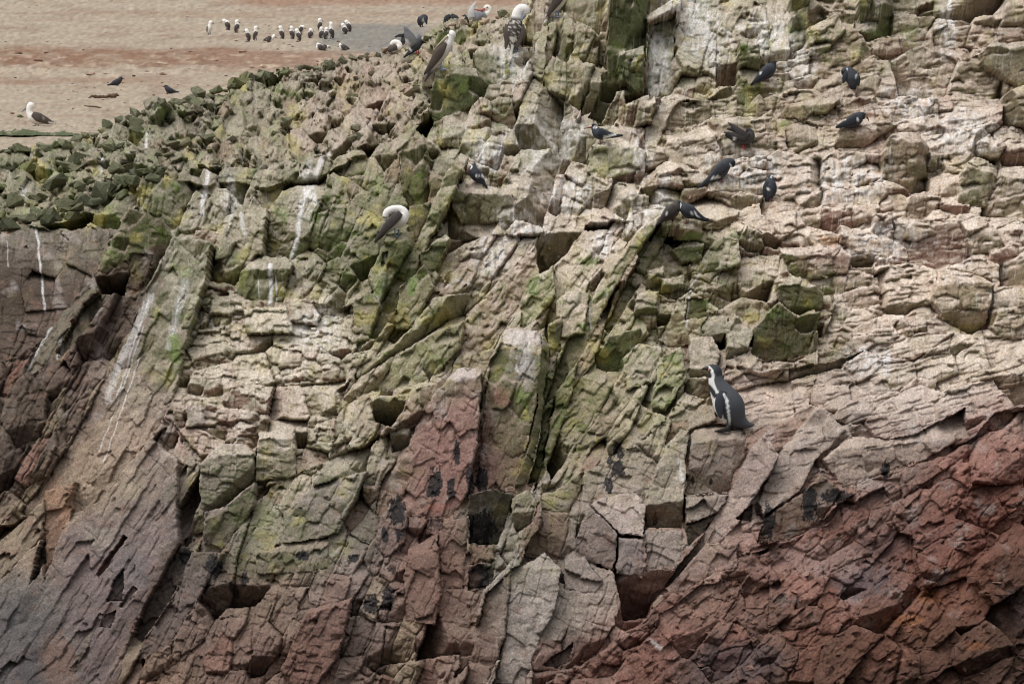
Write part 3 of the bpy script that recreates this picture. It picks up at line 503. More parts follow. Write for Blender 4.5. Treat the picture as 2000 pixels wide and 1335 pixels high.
# grain, mottling and veins
g1 = fbm(PX / 34, PY / 34, 4, 211); g2 = fbm(PX / 6, PY / 6, 3, 215)
lean = fbm((PX * .5 + PY * .87) / 9, (PX * .87 - PY * .5) / 60, 3, 219)
C = C * (1 + .34 * g1 + .36 * g2 + (.24 + .25 * (RID == LL_)) * lean)[:, None]
C = mixc(np.clip(smooth(.15, .5, fbm(PX / 28, PY / 28, 4, 223)) * .5, 0, 1), (124, 94, 78))
C = mixc(np.clip(smooth(.12, .5, fbm(PX / 44, PY / 44, 4, 227)) * .55 * smooth(1150, 950, PY - .25 * (PX - 1000)), 0, 1), (146, 136, 130))
# algae
ALG = np.array([[60, 350, .8], [250, 300, .75], [400, 220, .6], [470, 160, .9], [640, 140, .5], [700, 200, .15], [300, 400, .6], [150, 400, .9], [500, 400, .6],
    [620, 420, .7], [740, 380, .7], [680, 560, .6], [860, 200, .8], [960, 220, .55], [1060, 220, .35], [1230, 100, .6], [1340, 120, .6], [1460, 150, .55], [1700, 40, .6],
    [1180, 260, .5], [1330, 240, .3], [1600, 230, .35], [1850, 150, .3], [1800, 350, .3], [1950, 350, .35], [1700, 300, .15], [1600, 400, .1], [1850, 480, .1], [1330, 500, .65],
    [1280, 620, .7], [1420, 560, .6], [1540, 630, .6], [1250, 740, .5], [1120, 700, .6], [1080, 820, .6], [1150, 860, .4], [1000, 540, .4], [900, 460, .4], [850, 560, .5],
    [760, 640, .55], [700, 760, .4], [520, 560, .5], [440, 520, .45], [340, 650, .7], [370, 560, .5], [300, 700, .2], [560, 680, .35], [660, 700, .4], [480, 780, .3], [600, 860, .3],
    [640, 940, .4], [520, 1020, .5], [440, 920, .3], [740, 920, .2], [880, 900, .02], [60, 560, .25], [60, 700, .15], [150, 650, .2], [100, 800, .1], [250, 850, .05], [150, 1100, .02],
    [300, 1100, .02], [500, 1200, .03], [800, 1150, 0], [1000, 1060, .2], [1040, 1000, .3], [1200, 1050, .03], [1300, 950, .15], [1500, 950, 0], [1700, 800, .03], [1900, 650, .25],
    [1950, 800, 0], [1800, 700, .05], [1800, 1000, 0], [1800, 1250, 0], [1400, 1250, 0], [1100, 1250, 0], [700, 1250, 0], [300, 1300, 0], [60, 1300, 0], [1100, 430, .2], [1450, 720, .15], [1550, 800, .05]])
aw = field(ALG[:, :2], ALG[:, 2:], 60)[:, 0]
aw = aw * np.where((RID == WL_) | (RID == [P['name'] for P in REG].index('strata')), .3, 1.)
steep = smooth(1.0, .1, up)
an = fbm(PX / 40, PY / 40, 4, 231) + .5 * fbm(PX / 7, PY / 7, 3, 235)
am = np.clip(aw * (.35 + .8 * steep) + .55 * an * (aw > .06), 0, 1) * smooth(.03, .25, aw)
C = mixc(np.clip(aw * .5 * (.75 + .8 * fbm(PX / 60, PY / 60, 3, 233)), 0, .6), (118, 116, 72))
C = mixc(am * .8, (86, 97, 46))
C = mixc(np.clip(smooth(.22, .5, an) * smooth(.3, .6, aw) * .7, 0, 1), (94, 114, 38))
C = mixc(np.clip(smooth(.15, .5, fbm(PX / 50, PY / 50, 3, 239)) * aw * 1.2, 0, .9), (150, 142, 64))
# guano: pale crust on ledges, runs down the faces
GUA = np.array([[1700, 420, 1], [1850, 250, .9], [1500, 400, .9], [1350, 340, .9], [1250, 330, .8], [1000, 270, .6], [1300, 100, .7], [1100, 150, .4], [1600, 180, .6], [1900, 500, 1],
    [1750, 600, 1], [1850, 700, .8], [1950, 100, .6], [1450, 60, .6], [1120, 450, .8], [1000, 460, .7], [960, 620, .5], [1350, 480, .6], [1400, 680, .5], [1600, 760, .4], [1560, 850, .2],
    [560, 640, .9], [480, 720, .9], [620, 720, .9], [560, 800, .7], [450, 800, .6], [520, 480, .6], [450, 470, .5], [600, 330, .5], [700, 220, .4], [500, 220, .3], [300, 290, .3], [100, 340, .3],
    [100, 420, .3], [640, 500, .2], [750, 450, .2], [740, 820, .4], [640, 930, .3], [850, 700, .35], [1000, 680, .6], [1050, 750, .2], [60, 600, 0], [150, 800, .05], [280, 700, .1], [100, 1100, .05],
    [300, 1100, .05], [600, 1100, .05], [900, 1000, 0], [1050, 1150, .25], [1200, 1000, .1], [1400, 900, .1], [1600, 1000, 0], [1900, 900, 0], [1800, 1200, 0], [1400, 1200, 0], [1000, 1300, .15], [500, 1300, 0]])
gw = field(GUA[:, :2], GUA[:, 2:], 70)[:, 0]
# bare rock on faces too steep to hold guano
bare = smooth(.75, .05, up + .35 * fbm(PX / 24, PY / 24, 3, 247)) * smooth(.25, .8, gw) * (~hm)
tb = rnd(CELL, 8)
C = mixc(bare * .62, (112, 92, 72)); C = mixc(bare * smooth(.6, .7, tb) * .5, (104, 100, 66)); C = mixc(bare * smooth(.3, .2, tb) * .45, (122, 82, 72))
gn = fbm(PX / 30, PY / 30, 4, 241) + .6 * fbm(PX / 5, PY / 5, 2, 245)
gm = smooth(.15, 1.3, up) * np.clip(.62 + .9 * gn, 0, 1) * gw
C = mixc(np.clip(gm * .78, 0, .85), (214, 200, 182))
dr = fbm(PX / 3.2, PY / 70, 2, 251) * .8 + .5 * fbm(PX / 60, PY / 60, 3, 255)
C = mixc(np.clip(smooth(.27, .5, dr) * gw * .55, 0, 1), (186, 182, 170))
C = mixc(np.clip(smooth(.5, .75, fbm(PX / 9, PY / 14, 3, 257) + .15 * gw) * gw * .5, 0, 1), (212, 208, 200))
# single white runs
RUN = [([(72, 446), (76, 500), (80, 540), (88, 608)], 2.2, .8), ([(13, 470), (15, 520)], 1.5, .35), ([(528, 520), (530, 560), (528, 592)], 5, .9), ([(540, 540), (540, 585)], 1.5, .8), ([(505, 545), (507, 580)], 1.2, .6),
    ([(300, 585), (270, 640), (240, 700), (210, 780)], 9, .38), ([(296, 590), (262, 680), (228, 780)], 1.5, .5), ([(285, 640), (250, 730)], 1.5, .4), ([(370, 560), (350, 620), (335, 680)], 9, .32), ([(355, 590), (340, 660)], 2, .6), ([(100, 640), (70, 690), (45, 730)], 3, .5),
    ([(275, 700), (235, 800), (200, 900)], 1.2, .6), ([(255, 720), (215, 820), (190, 880)], 1.2, .55), ([(408, 335), (398, 380), (395, 418)], 5, .7), ([(640, 300), (620, 340), (590, 400), (578, 470), (566, 500)], 5, .65), ([(612, 380), (618, 398)], 6, .6),
    ([(472, 420), (478, 455)], 5, .5), ([(288, 262), (284, 295)], 4, .6), ([(262, 330), (268, 370)], 4, .5), ([(45, 370), (50, 395)], 6, .5), ([(200, 310), (196, 340)], 4, .55), ([(410, 605), (415, 640)], 3, .6),
    ([(985, 260), (975, 300), (965, 330)], 5, .5), ([(940, 290), (935, 320)], 9, .4), ([(1022, 690), (1026, 712), (1018, 735)], 3, .5), ([(1008, 728), (1022, 742)], 3, .45), ([(1190, 440), (1180, 490)], 6, .5), ([(1170, 470), (1160, 490)], 4, .5),
    ([(1300, 350), (1285, 400)], 7, .5), ([(1285, 80), (1280, 180)], 16, .35), ([(1340, 60), (1380, 60), (1400, 130)], 14, .35), ([(1855, 0), (1856, 45)], 4, .8), ([(1875, 190), (1877, 240)], 1.5, .6), ([(1480, 40), (1500, 100)], 8, .3),
    ([(1150, 600), (1155, 640)], 2, .5), ([(1380, 520), (1346, 560), (1340, 640)], 2, .6), ([(1735, 690), (1732, 730)], 7, .45), ([(1325, 900), (1330, 940)], 4, .5), ([(1270, 1250), (1290, 1265)], 5, .5), ([(120, 660), (115, 700)], 4, .5),
    ([(870, 560), (890, 545), (935, 560)], 3, .35), ([(1030, 330), (1100, 300), (1110, 250)], 12, .25), ([(1735, 300), (1738, 330)], 2, .4), ([(1230, 440), (1232, 420)], 4, .4), ([(1000, 40), (1010, 110)], 10, .3)]
for pl, wd, st in RUN:
    xs = [p[0] for p in pl]; ys = [p[1] for p in pl]
    ii = np.nonzero((PX > min(xs) - 40) & (PX < max(xs) + 40) & (PY > min(ys) - 40) & (PY < max(ys) + 40))[0]
    x = PX[ii] + 3 * fbm(PX[ii] / 30, PY[ii] / 30, 2, 261); y = PY[ii]
    e = segdist(x, y, pl, False) / wd
    m = smooth(1.3, .3, e + .6 * fbm(PX[ii] / 4, PY[ii] / 16, 2, 263)) * st
    C[ii] = C[ii] * (1 - m[:, None]) + lin((204, 204, 200)) * m[:, None]
# black crust, rust, bright moss, and dark shadow patches painted low on the right
BLK = [(892, 884, 7, 24), (850, 942, 13, 26), (881, 955, 8, 22), (918, 940, 8, 30), (941, 935, 12, 24), (775, 995, 17, 28), (752, 1045, 7, 16), (783, 1045, 10, 16), (854, 1022, 14, 14), (942, 1028, 24, 34), (938, 1125, 22, 24), (725, 1180, 18, 16), (757, 1165, 12, 26),
    (1206, 915, 12, 18), (1188, 948, 9, 16), (1208, 880, 10, 18), (1500, 1018, 13, 34), (1580, 985, 16, 34), (1630, 970, 30, 14), (1728, 918, 9, 18), (1262, 1008, 3, 14), (1280, 1012, 5, 10), (1352, 940, 4, 8), (1388, 940, 3, 6), (592, 1085, 12, 10), (455, 1150, 8, 16),
    (420, 1105, 15, 22), (476, 1130, 8, 14), (690, 1090, 10, 8), (1985, 1190, 20, 50), (765, 1110, 10, 8), (1190, 900, 6, 10), (845, 960, 16, 10), (360, 1085, 12, 16)]
for (x0, y0, a, b) in BLK:
    ii = np.nonzero((abs(PX - x0) < a * 2.2) & (abs(PY - y0) < b * 2.2))[0]
    e = np.hypot((PX[ii] - x0) / a, (PY[ii] - y0) / b) + .7 * fbm(PX[ii] / 9, PY[ii] / 18, 3, 271) + .35 * fbm(PX[ii] / 3.5, PY[ii] / 6, 2, 273)
    m = smooth(1.03, .93, e) * np.clip(.98 - .5 * np.maximum(0, fbm(PX[ii] / 4, PY[ii] / 4, 2, 275)), 0, 1)
    C[ii] = C[ii] * (1 - m[:, None]) + lin((38, 37, 38)) * m[:, None]
PAT = [(1020, 668, 44, 20, (184, 176, 168), .8), (900, 738, 40, 16, (172, 162, 154), .75), (1030, 720, 20, 40, (150, 142, 134), .5), (850, 1120, 90, 110, (116, 86, 74), .45), (900, 1280, 80, 50, (118, 90, 76), .4), (110, 1290, 40, 60, (122, 94, 78), .6), (40, 1220, 50, 60, (86, 85, 84), .6), (200, 1050, 34, 30, (152, 142, 124), .45), (262, 958, 26, 18, (152, 140, 114), .5), (160, 1180, 40, 70, (112, 98, 94), .5), (60, 1310, 26, 40, (74, 74, 74), .5), (255, 1110, 40, 40, (104, 102, 100), .45), (300, 940, 30, 40, (132, 116, 100), .4), (1680, 1130, 60, 36, (94, 84, 86), .7), (1600, 1090, 100, 40, (146, 122, 112), .6), (1900, 1260, 130, 60, (82, 60, 48), .6), (1730, 1060, 70, 26, (88, 70, 66), .6), (1985, 1160, 60, 90, (76, 56, 48), .6), (1800, 1320, 160, 24, (84, 62, 52), .5), (1450, 1290, 90, 40, (92, 80, 80), .6), (1880, 900, 70, 26, (150, 112, 100), .5), (1340, 1250, 40, 20, (150, 112, 98), .5), (1560, 1150, 50, 20, (160, 120, 106), .5), (1650, 1200, 40, 24, (150, 110, 96), .4),
    (345, 680, 12, 30, (104, 122, 56), .8), (330, 740, 12, 18, (138, 132, 62), .6), (1350, 462, 26, 10, (100, 118, 44), .8), (805, 560, 10, 30, (96, 122, 52), .7), (740, 545, 6, 24, (120, 134, 70), .5), (1040, 560, 16, 26, (104, 124, 58), .6), (1150, 508, 20, 10, (98, 116, 52), .7),
    (470, 545, 16, 24, (120, 124, 54), .6), (1465, 205, 10, 14, (166, 160, 108), .5), (1535, 240, 12, 8, (108, 120, 52), .6), (100, 960, 24, 40, (146, 110, 86), .35), (130, 1010, 14, 30, (150, 112, 84), .35), (980, 780, 20, 16, (138, 94, 78), .5), (1620, 470, 26, 12, (180, 138, 98), .5),
    (1820, 1165, 30, 14, (140, 92, 60), .6), (1770, 1210, 36, 12, (142, 94, 56), .5), (1900, 1260, 26, 10, (136, 88, 56), .5), (870, 620, 16, 26, (146, 134, 74), .6), (770, 620, 30, 30, (140, 126, 62), .5), (1890, 640, 30, 10, (160, 150, 84), .6), (520, 1010, 18, 26, (138, 140, 96), .6), (850, 990, 30, 10, (140, 92, 76), .6),
    (1200, 600, 30, 20, (160, 144, 92), .4), (1285, 1000, 30, 16, (128, 98, 66), .5), (540, 990, 16, 10, (176, 174, 150), .5), (640, 1080, 30, 8, (150, 150, 132), .5)]
WASH = [(1022, 720, 26, 34), (1450, 330, 90, 50), (1650, 350, 90, 50), (1880, 260, 80, 50), (1340, 20, 60, 40), (1560, 120, 40, 50), (1720, 470, 90, 40), (1240, 420, 50, 40), (1100, 380, 60, 40), (1375, 70, 60, 50), (1288, 130, 26, 80), (950, 300, 40, 36), (1080, 270, 70, 60), (1250, 300, 30, 50), (1020, 440, 60, 40), (1000, 130, 40, 50), (1500, 60, 60, 50), (1180, 470, 30, 40), (1300, 390, 20, 40), (960, 500, 40, 40), (620, 640, 50, 50), (1850, 60, 20, 60), (1700, 700, 60, 30), (450, 380, 20, 50), (1780, 200, 60, 40), (600, 380, 16, 60)]
for (x0, y0, a, b) in WASH:
    ii = np.nonzero((abs(PX - x0) < a * 2.2) & (abs(PY - y0) < b * 2.2))[0]
    e = np.hypot((PX[ii] - x0) / a, (PY[ii] - y0) / b) + .5 * fbm(PX[ii] / 20, PY[ii] / 20, 3, 291)
    m = smooth(1.3, .4, e) * np.clip(.34 + .8 * fbm(PX[ii] / 7, PY[ii] / 48, 4, 293) + .9 * fbm(PX[ii] / 12, PY[ii] / 12, 3, 295), 0, .8)
    C[ii] = C[ii] * (1 - m[:, None]) + lin((206, 205, 200)) * m[:, None]
for (x0, y0, a, b, c, st) in PAT:
    ii = np.nonzero((abs(PX - x0) < a * 2.2) & (abs(PY - y0) < b * 2.2))[0]
    e = np.hypot((PX[ii] - x0) / a, (PY[ii] - y0) / b) + .8 * fbm(PX[ii] / 14, PY[ii] / 14, 3, 281)
    m = smooth(1.2, .6, e) * st
    C[ii] = C[ii] * (1 - m[:, None]) + lin(c) * m[:, None]
lum = (C @ np.array([.25, .6, .15]))[:, None]
rp_ = REG[RR_]['poly']; rsd = segdist(wx2, wy2, rp_) * np.where(inpoly(wx2, wy2, rp_), 1, -1) + 40 * fbm(PX / 40, PY / 40, 3, 297); rw_ = smooth(-50, 60, rsd)
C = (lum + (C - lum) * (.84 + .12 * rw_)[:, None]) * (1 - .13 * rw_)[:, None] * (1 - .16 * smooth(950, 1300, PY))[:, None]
spk = perlin(PX / 2.6, PY / 2.6, 9) + .6 * perlin(PX / 5.2, PY / 5.2, 12)
C = C * (1 + .21 * spk)[:, None]
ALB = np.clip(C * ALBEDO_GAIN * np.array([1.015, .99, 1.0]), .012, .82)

# ------------------------------------------------------------------ materials
def new_mat(name):
    m = bpy.data.materials.new(name); m.use_nodes = True
    b = m.node_tree.nodes['Principled BSDF']; b.inputs['Roughness'].default_value = .92; b.inputs['Specular IOR Level'].default_value = .25
    return m, m.node_tree, b
def node(nt, t, **kw):
    n = nt.nodes.new(t)
    for k, v in kw.items():
        if k in n.inputs: n.inputs[k].default_value = v
        else: setattr(n, k, v)
    return n
def noise(nt, co, scale, detail=4, rough=.6):
    n = node(nt, 'ShaderNodeTexNoise', Scale=scale, Detail=detail, Roughness=rough); nt.links.new(co, n.inputs['Vector']); return n
def grain(nt, b, colour_out, co, lo=.58, hi=1.42, scale=60., bump=.7, dist=.014):
    """fine grain on a rock colour, with matching relief"""
    n = noise(nt, co, scale, 5, .7); mr = node(nt, 'ShaderNodeMapRange'); mr.inputs[1].default_value = .3; mr.inputs[2].default_value = .7
    mr.inputs[3].default_value = lo; mr.inputs[4].default_value = hi
    nt.links.new(n.outputs[0], mr.inputs[0])
    mx = node(nt, 'ShaderNodeMix', data_type='RGBA', blend_type='MULTIPLY'); mx.inputs[0].default_value = 1
    nt.links.new(colour_out, mx.inputs[6]); nt.links.new(mr.outputs[0], mx.inputs[7])
    nt.links.new(mx.outputs[2], b.inputs['Base Color'])
    n2 = noise(nt, co, scale * .55, 7, .72)
    bp = node(nt, 'ShaderNodeBump', Strength=bump, Distance=dist); nt.links.new(n2.outputs[0], bp.inputs['Height']); nt.links.new(bp.outputs[0], b.inputs['Normal'])
ROCK, nt, b = new_mat('weathered_rock')
at = node(nt, 'ShaderNodeAttribute', attribute_name='tint'); geo = node(nt, 'ShaderNodeNewGeometry')
grain(nt, b, at.outputs['Color'], geo.outputs['Position'])

# ------------------------------------------------------------------ finished grid
D = D + K * FINE * (1.5 * fbm(PX / 22, PY / 22, 4, 130) + 0.55 * fbm(PX / 5.5, PY / 5.5, 2, 140))
RX, RZ = ray(PX, PY)
X = RX * B0; Z = RZ * B0; Y = B0 + D
QX, QY = project(X, Y, Z)

def quads(mask_v):
    idx = np.arange(NX * NY).reshape(NY, NX)
    f = np.stack([idx[1:, :-1], idx[1:, 1:], idx[:-1, 1:], idx[:-1, :-1]], -1).reshape(-1, 4)
    ok = mask_v[f].all(1)
    return f[ok]
def mesh_from(name, faces, mats, vcol=True):
    u, inv = np.unique(faces, return_inverse=True)
    inv = inv.reshape(faces.shape)
    me = bpy.data.meshes.new(name)
    me.vertices.add(len(u)); co = np.stack([X[u], Y[u], Z[u]], 1).astype(np.float32)
    me.vertices.foreach_set('co', co.ravel())
    n = len(faces); me.loops.add(n * 4); me.polygons.add(n)
    me.polygons.foreach_set('loop_start', np.arange(0, n * 4, 4, dtype=np.int32))
    me.loops.foreach_set('vertex_index', inv.ravel().astype(np.int32))
    me.update(calc_edges=True)
    if vcol:
        at = me.color_attributes.new('tint', 'FLOAT_COLOR', 'POINT')
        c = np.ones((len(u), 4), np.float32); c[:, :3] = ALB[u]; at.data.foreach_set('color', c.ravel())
    me.materials.append(mats)
    return me

# ------------------------------------------------------------------ sand slope behind the rim: distance for each picture row
_sy = np.array([-140, -60, 0, 60, 100, 165, 215, 250, 290, 330, 372])
_sd = np.array([330., 235., 178., 142., 126., 110., 97., 84., 64., 52., 46.])
def sand_depth(py): return np.interp(py, _sy, _sd)

class Spot:
    """surface depth of the finished cliff at a picture position"""
    def __init__(s):
        s.c = 4.0; s.w = int(2300 / s.c); s.h = int(1600 / s.c); s.update()
    def update(s):
        ix = np.clip(((QX + 150) / s.c).astype(int), 0, s.w - 1); iy = np.clip(((QY + 130) / s.c).astype(int), 0, s.h - 1)
        s.t = np.full(s.w * s.h, 1e9); np.minimum.at(s.t, (iy * s.w + ix)[KEEP], Y[KEEP])
        t = s.t.reshape(s.h, s.w)
        for _ in range(2):
            n = np.minimum(np.minimum(np.roll(t, 1, 0), np.roll(t, -1, 0)), np.minimum(np.roll(t, 1, 1), np.roll(t, -1, 1)))
            t = np.where(t > 1e8, n, t)
        s.t = t.ravel()
    def __call__(s, px, py):
        ix = np.clip(((np.asarray(px) + 150) / s.c).astype(int), 0, s.w - 1); iy = np.clip(((np.asarray(py) + 130) / s.c).astype(int), 0, s.h - 1)
        return s.t[iy * s.w + ix]
KEEP = PY > rim(PX) + 14 * (rnd(CELL, 6) - .5) + 6 * (rnd(CELL2, 7) - .5)
spot = Spot()

# ------------------------------------------------------------------ birds
FEATHER, nt, b = new_mat('feathers')
at = node(nt, 'ShaderNodeAttribute', attribute_name='tint'); tc = node(nt, 'ShaderNodeTexCoord')
grain(nt, b, at.outputs['Color'], tc.outputs['Object'], .84, 1.16, 90., .25, .004)
b.inputs['Roughness'].default_value = .7
HORN, nt, b = new_mat('horn')
at = node(nt, 'ShaderNodeAttribute', attribute_name='tint'); nt.links.new(at.outputs['Color'], b.inputs['Base Color']); b.inputs['Roughness'].default_value = .45

def catmull(P, n):
    P = np.asarray(P, float); Q = np.vstack([2 * P[0] - P[1], P, 2 * P[-1] - P[-2]]); out = []
    for i in range(1, len(Q) - 2):
        p0, p1, p2, p3 = Q[i - 1:i + 3]
        for t in np.arange(n) / n:
            out.append(.5 * (2 * p1 + (p2 - p0) * t + (2 * p0 - 5 * p1 + 4 * p2 - p3) * t * t + (3 * p1 - p0 - 3 * p2 + p3) * t ** 3))
    out.append(Q[-2]); return np.array(out)
def loft(pts, wf=.85, n=4, ring=14, flip=1):
    """tube through (x, up, radius, depth) sections in picture units: vertices, faces, position along it, dorsal cosine"""
    P = [(p[0], p[1], p[2], p[3] if len(p) > 3 else 0.) for p in pts]
    S = catmull(P, n); S[:, 2] = np.maximum(S[:, 2], .25)
    T = np.gradient(S[:, [0, 1, 3]], axis=0); T[:, 1] *= -1
    T /= np.linalg.norm(T, axis=1)[:, None] + 1e-9
    N = np.stack([-T[:, 1], T[:, 0]], 1) * flip; N /= np.linalg.norm(N, axis=1)[:, None] + 1e-9
    th = np.arange(ring) * 2 * math.pi / ring
    v = []; tt = []; cc = []
    for k, (x, y, r, d) in enumerate(S):
        for a in th:
            v.append((x + N[k, 0] * r * math.cos(a), y - N[k, 1] * r * math.cos(a), d + r * wf * math.sin(a))); tt.append(k / (len(S) - 1)); cc.append(math.cos(a))
    f = []
    for k in range(len(S) - 1):
        for j in range(ring):
            a, b_, c, d = k * ring + j, k * ring + (j + 1) % ring, (k + 1) * ring + (j + 1) % ring, (k + 1) * ring + j
            f.append((a, b_, c, d))
    f.append(tuple(range(ring))[::-1]); f.append(tuple((len(S) - 1) * ring + j for j in range(ring)))
    return np.array(v), f, np.array(tt), np.array(cc)
def tinted(name, V, F, col, mat, parent):
    me = bpy.data.meshes.new(name); me.from_pydata([tuple(p) for p in V], [], F); me.update()
    at = me.color_attributes.new('tint', 'FLOAT_COLOR', 'POINT')
    c = np.ones((len(V), 4), np.float32); c[:, :3] = col; at.data.foreach_set('color', c.ravel())
    me.polygons.foreach_set('use_smooth', [True] * len(me.polygons)); me.materials.append(mat)
    bm = bmesh.new(); bm.from_mesh(me); bmesh.ops.recalc_face_normals(bm, faces=bm.faces); bm.to_mesh(me); bm.free()
    o = bpy.data.objects.new(name, me); COL.objects.link(o); o.parent = parent; return o
LAST = [0.]
BG = 1.45        # reflectance of plumage from its tone
def shade(n, c): return np.tile(lin(c) * BG, (n, 1))
def mark(col, V, marks):
    for pl, wd, c in marks:
        e = segdist(V[:, 0], V[:, 1], pl, False) / (wd * 1.3)
        m = (smooth(1.25, .75, e) * (V[:, 2] < .3 * abs(V[:, 2]).max()))[:, None]
        col[:] = col * (1 - m) + lin(c) * BG * m
    return col

def bird(kind, label, feet, spine, paint, bill=None, billc=(90, 60, 58), wings=(), wingc=(60, 60, 64), legs=(), legc=(110, 60, 58), marks=(), group=None,
         depth=None, flip=None, wf=.85, stand=13, ring=14, n=4, eye=None, extra=(), beside=None):
    fx, fy = feet
    if flip is None: flip = 1 if spine[-1][0] >= spine[0][0] else -1
    parts = []
    V, F, t, c = loft(spine, wf, n, ring, flip)
    parts.append(('body', V, F, mark(paint(V, t, c), V, marks), FEATHER))
    for w_ in wings:
        cw = wingc
        if isinstance(w_[0], str): cw = w_[1]; w_ = w_[2:]
        V, F, t, c = loft(w_, .3, max(2, n - 1), max(8, ring - 4), flip)
        col = shade(len(V), cw) * (.72 if max(cw) < 100 else 1.); col *= (1 + .22 * np.sin(V[:, 0:1] * 1.3 + V[:, 1:2] * 2.1) * .6)
        parts.append(('wing', V, F, mark(col, V, marks), FEATHER))
    if bill:
        V, F, t, c = loft(bill, .8, 3, 8, flip); col = shade(len(V), billc); parts.append(('beak', V, F, col, HORN))
    for lg in legs:
        lg = [tuple(p) + (0,) * (4 - len(p)) for p in lg]
        e = lg[-1]; s_ = -1 if flip < 0 else 1; r = lg[0][2]
        L, FL = [], []
        V1, F1, _, _ = loft([(p[0], p[1], r, p[3]) for p in lg], 1., 2, 6)
        L.append(V1); FL += F1
        for dx, dd in ((r * 5.5, 0), (r * 4.6, r * 2.6), (r * 4.6, -r * 2.6), (-r * 2, 0)):       # three toes and the hind toe
            V2, F2, _, _ = loft([(e[0], e[1] - .2 * r, r * .8, e[3]), (e[0] + s_ * dx * .6, e[1], r * .75, e[3] + dd * .6), (e[0] + s_ * dx, e[1] + .4 * r, r * .35, e[3] + dd)], .9, 2, 5)
            o_ = sum(len(q) for q in L); L.append(V2); FL += [tuple(i + o_ for i in f) for f in F2]
        V = np.vstack(L); parts.append(('leg', V, FL, shade(len(V), legc), HORN))
    if eye:
        V, F, _, _ = loft([(eye[0] - eye[2], eye[1], .2, eye[3]), (eye[0], eye[1], eye[2], eye[3]), (eye[0] + eye[2], eye[1], .2, eye[3])], 1., 3, 8)
        parts.append(('eye', V, F, shade(len(V), (20, 18, 18)), HORN))
    for nm, pts, cc, w2 in extra:
        V, F, _, _ = loft(pts, w2, 3, 10, flip); parts.append((nm, V, F, mark(shade(len(V), cc), V, marks), FEATHER))
    # stand the bird on the rock: bring it forward until it is clear of the surface behind it
    if depth is None:
        Yf = float(spot(fx, fy)); k = Yf / FP
        A = np.vstack([p[1] for p in parts if p[0] in ('body', 'wing')])
        sf = spot(A[:, 0], A[:, 1]); pen = np.where(sf < 1e8, Yf + A[:, 2] * k - sf, -1)
        Yf -= max(0.0, float(np.percentile(pen, 97 if brow(fx) < fy else 70)))
        if beside is not None: Yf = beside
        k = Yf / FP
        q = (abs(QX - fx) < stand * 2.2) & (QY > fy - 8) & (QY < fy + 34) & KEEP
        tgt = Yf + k * (2.0 * np.maximum(0, abs(QX[q] - fx) - stand) + 3.0 * np.maximum(0, fy + 1 - QY[q]) + 1.3 * np.maximum(0, QY[q] - fy - 12) - .1 * (QY[q] - fy)) + k * 2 * fbm(QX[q] / 9, QY[q] / 9, 2, 301)
        q = np.nonzero(q)[0]; nearer = tgt < Y[q]; q = q[nearer]; tgt = tgt[nearer]
        Y[q] = tgt; a_, c_ = ray(QX[q], QY[q]); X[q] = a_ * tgt; Z[q] = c_ * tgt
    else:
        Yf = depth; k = Yf / FP
    rx, rz = ray(fx, fy)
    root = bpy.data.objects.new(kind, None); COL.objects.link(root); root.empty_display_size = .1
    root.location = (rx * Yf, Yf, rz * Yf)
    root['label'] = label; root['category'] = kind; LAST[0] = Yf
    if group: root['group'] = group
    for nm, V, F, col, mat in parts:
        W = np.stack([(V[:, 0] - fx) * k, V[:, 2] * k, (fy - V[:, 1]) * k], 1)
        tinted(nm, W, F, col, mat, root)
    return root

# --- penguin
def p_penguin(V, t, c):
    col = shade(len(V), (66, 68, 72)); x, y = V[:, 0], V[:, 1]
    dark = (48, 50, 54)
    col[t > .72] = lin(dark) * BG
    nz = .5 * np.sin(y * .9)
    fr = np.interp(y, [700, 745, 765, 790, 815, 843], [1370, 1391, 1397, 1406, 1416, 1424])      # white front lies ahead of this line
    m = (x + nz < fr) & (y > 738) & (t > .1)
    col[m] = lin((216, 216, 212)) * BG
    return col
bird('penguin', 'black and white penguin facing left on a flat-topped rock', (1421, 842),
     [(1473, 829, 2.0), (1461, 829, 7), (1448, 823, 14), (1437, 812, 23), (1427, 796, 29), (1418, 780, 28), (1409, 764, 22.5), (1401, 748, 17), (1398, 735, 14), (1396, 724, 13.5), (1390, 719, 9.5), (1384, 718, 6)],
     p_penguin, bill=[(1386, 718.5, 5, 0), (1379, 718.5, 3.6, 0), (1374, 719, 2.4, 0), (1371, 721, .8, 0)], billc=(52, 48, 48),
     wings=[('c', (58, 62, 68), (1412, 764, 7, -22), (1407, 776, 9, -25), (1404, 791, 9, -26), (1405, 806, 6.5, -25), (1407, 818, 2.2, -24)),
            ('c', (58, 62, 68), (1414, 764, 8, 20), (1410, 777, 9, 24), (1408, 792, 8, 26), (1410, 812, 2.5, 26))],
     legs=[[(1424, 830, 4.2, -11), (1418, 841, 4.2, -11)], [(1430, 828, 4.2, 9), (1426, 838, 4.2, 9)]], legc=(44, 42, 42),
     marks=[([(1379, 715), (1385, 717), (1390, 723), (1393, 733), (1391, 743), (1394, 755), (1400, 766)], 2.3, (206, 206, 202)),
            ([(1387, 745), (1388, 752)], 4, (204, 204, 200)), ([(1384, 754), (1391, 763), (1396, 774)], 3.0, (44, 46, 50)),
            ([(1413, 771), (1419, 786), (1421, 801), (1424, 822), (1424, 838)], 1.9, (204, 206, 204)), ([(1383, 719), (1385, 722)], 1.6, (196, 150, 140)),
            ([(1409, 790), (1413, 806), (1416, 816)], 2.2, (52, 54, 58))],
     eye=(1387, 722, 1.3, -8), flip=-1, stand=26, ring=48, n=12, wf=.9)

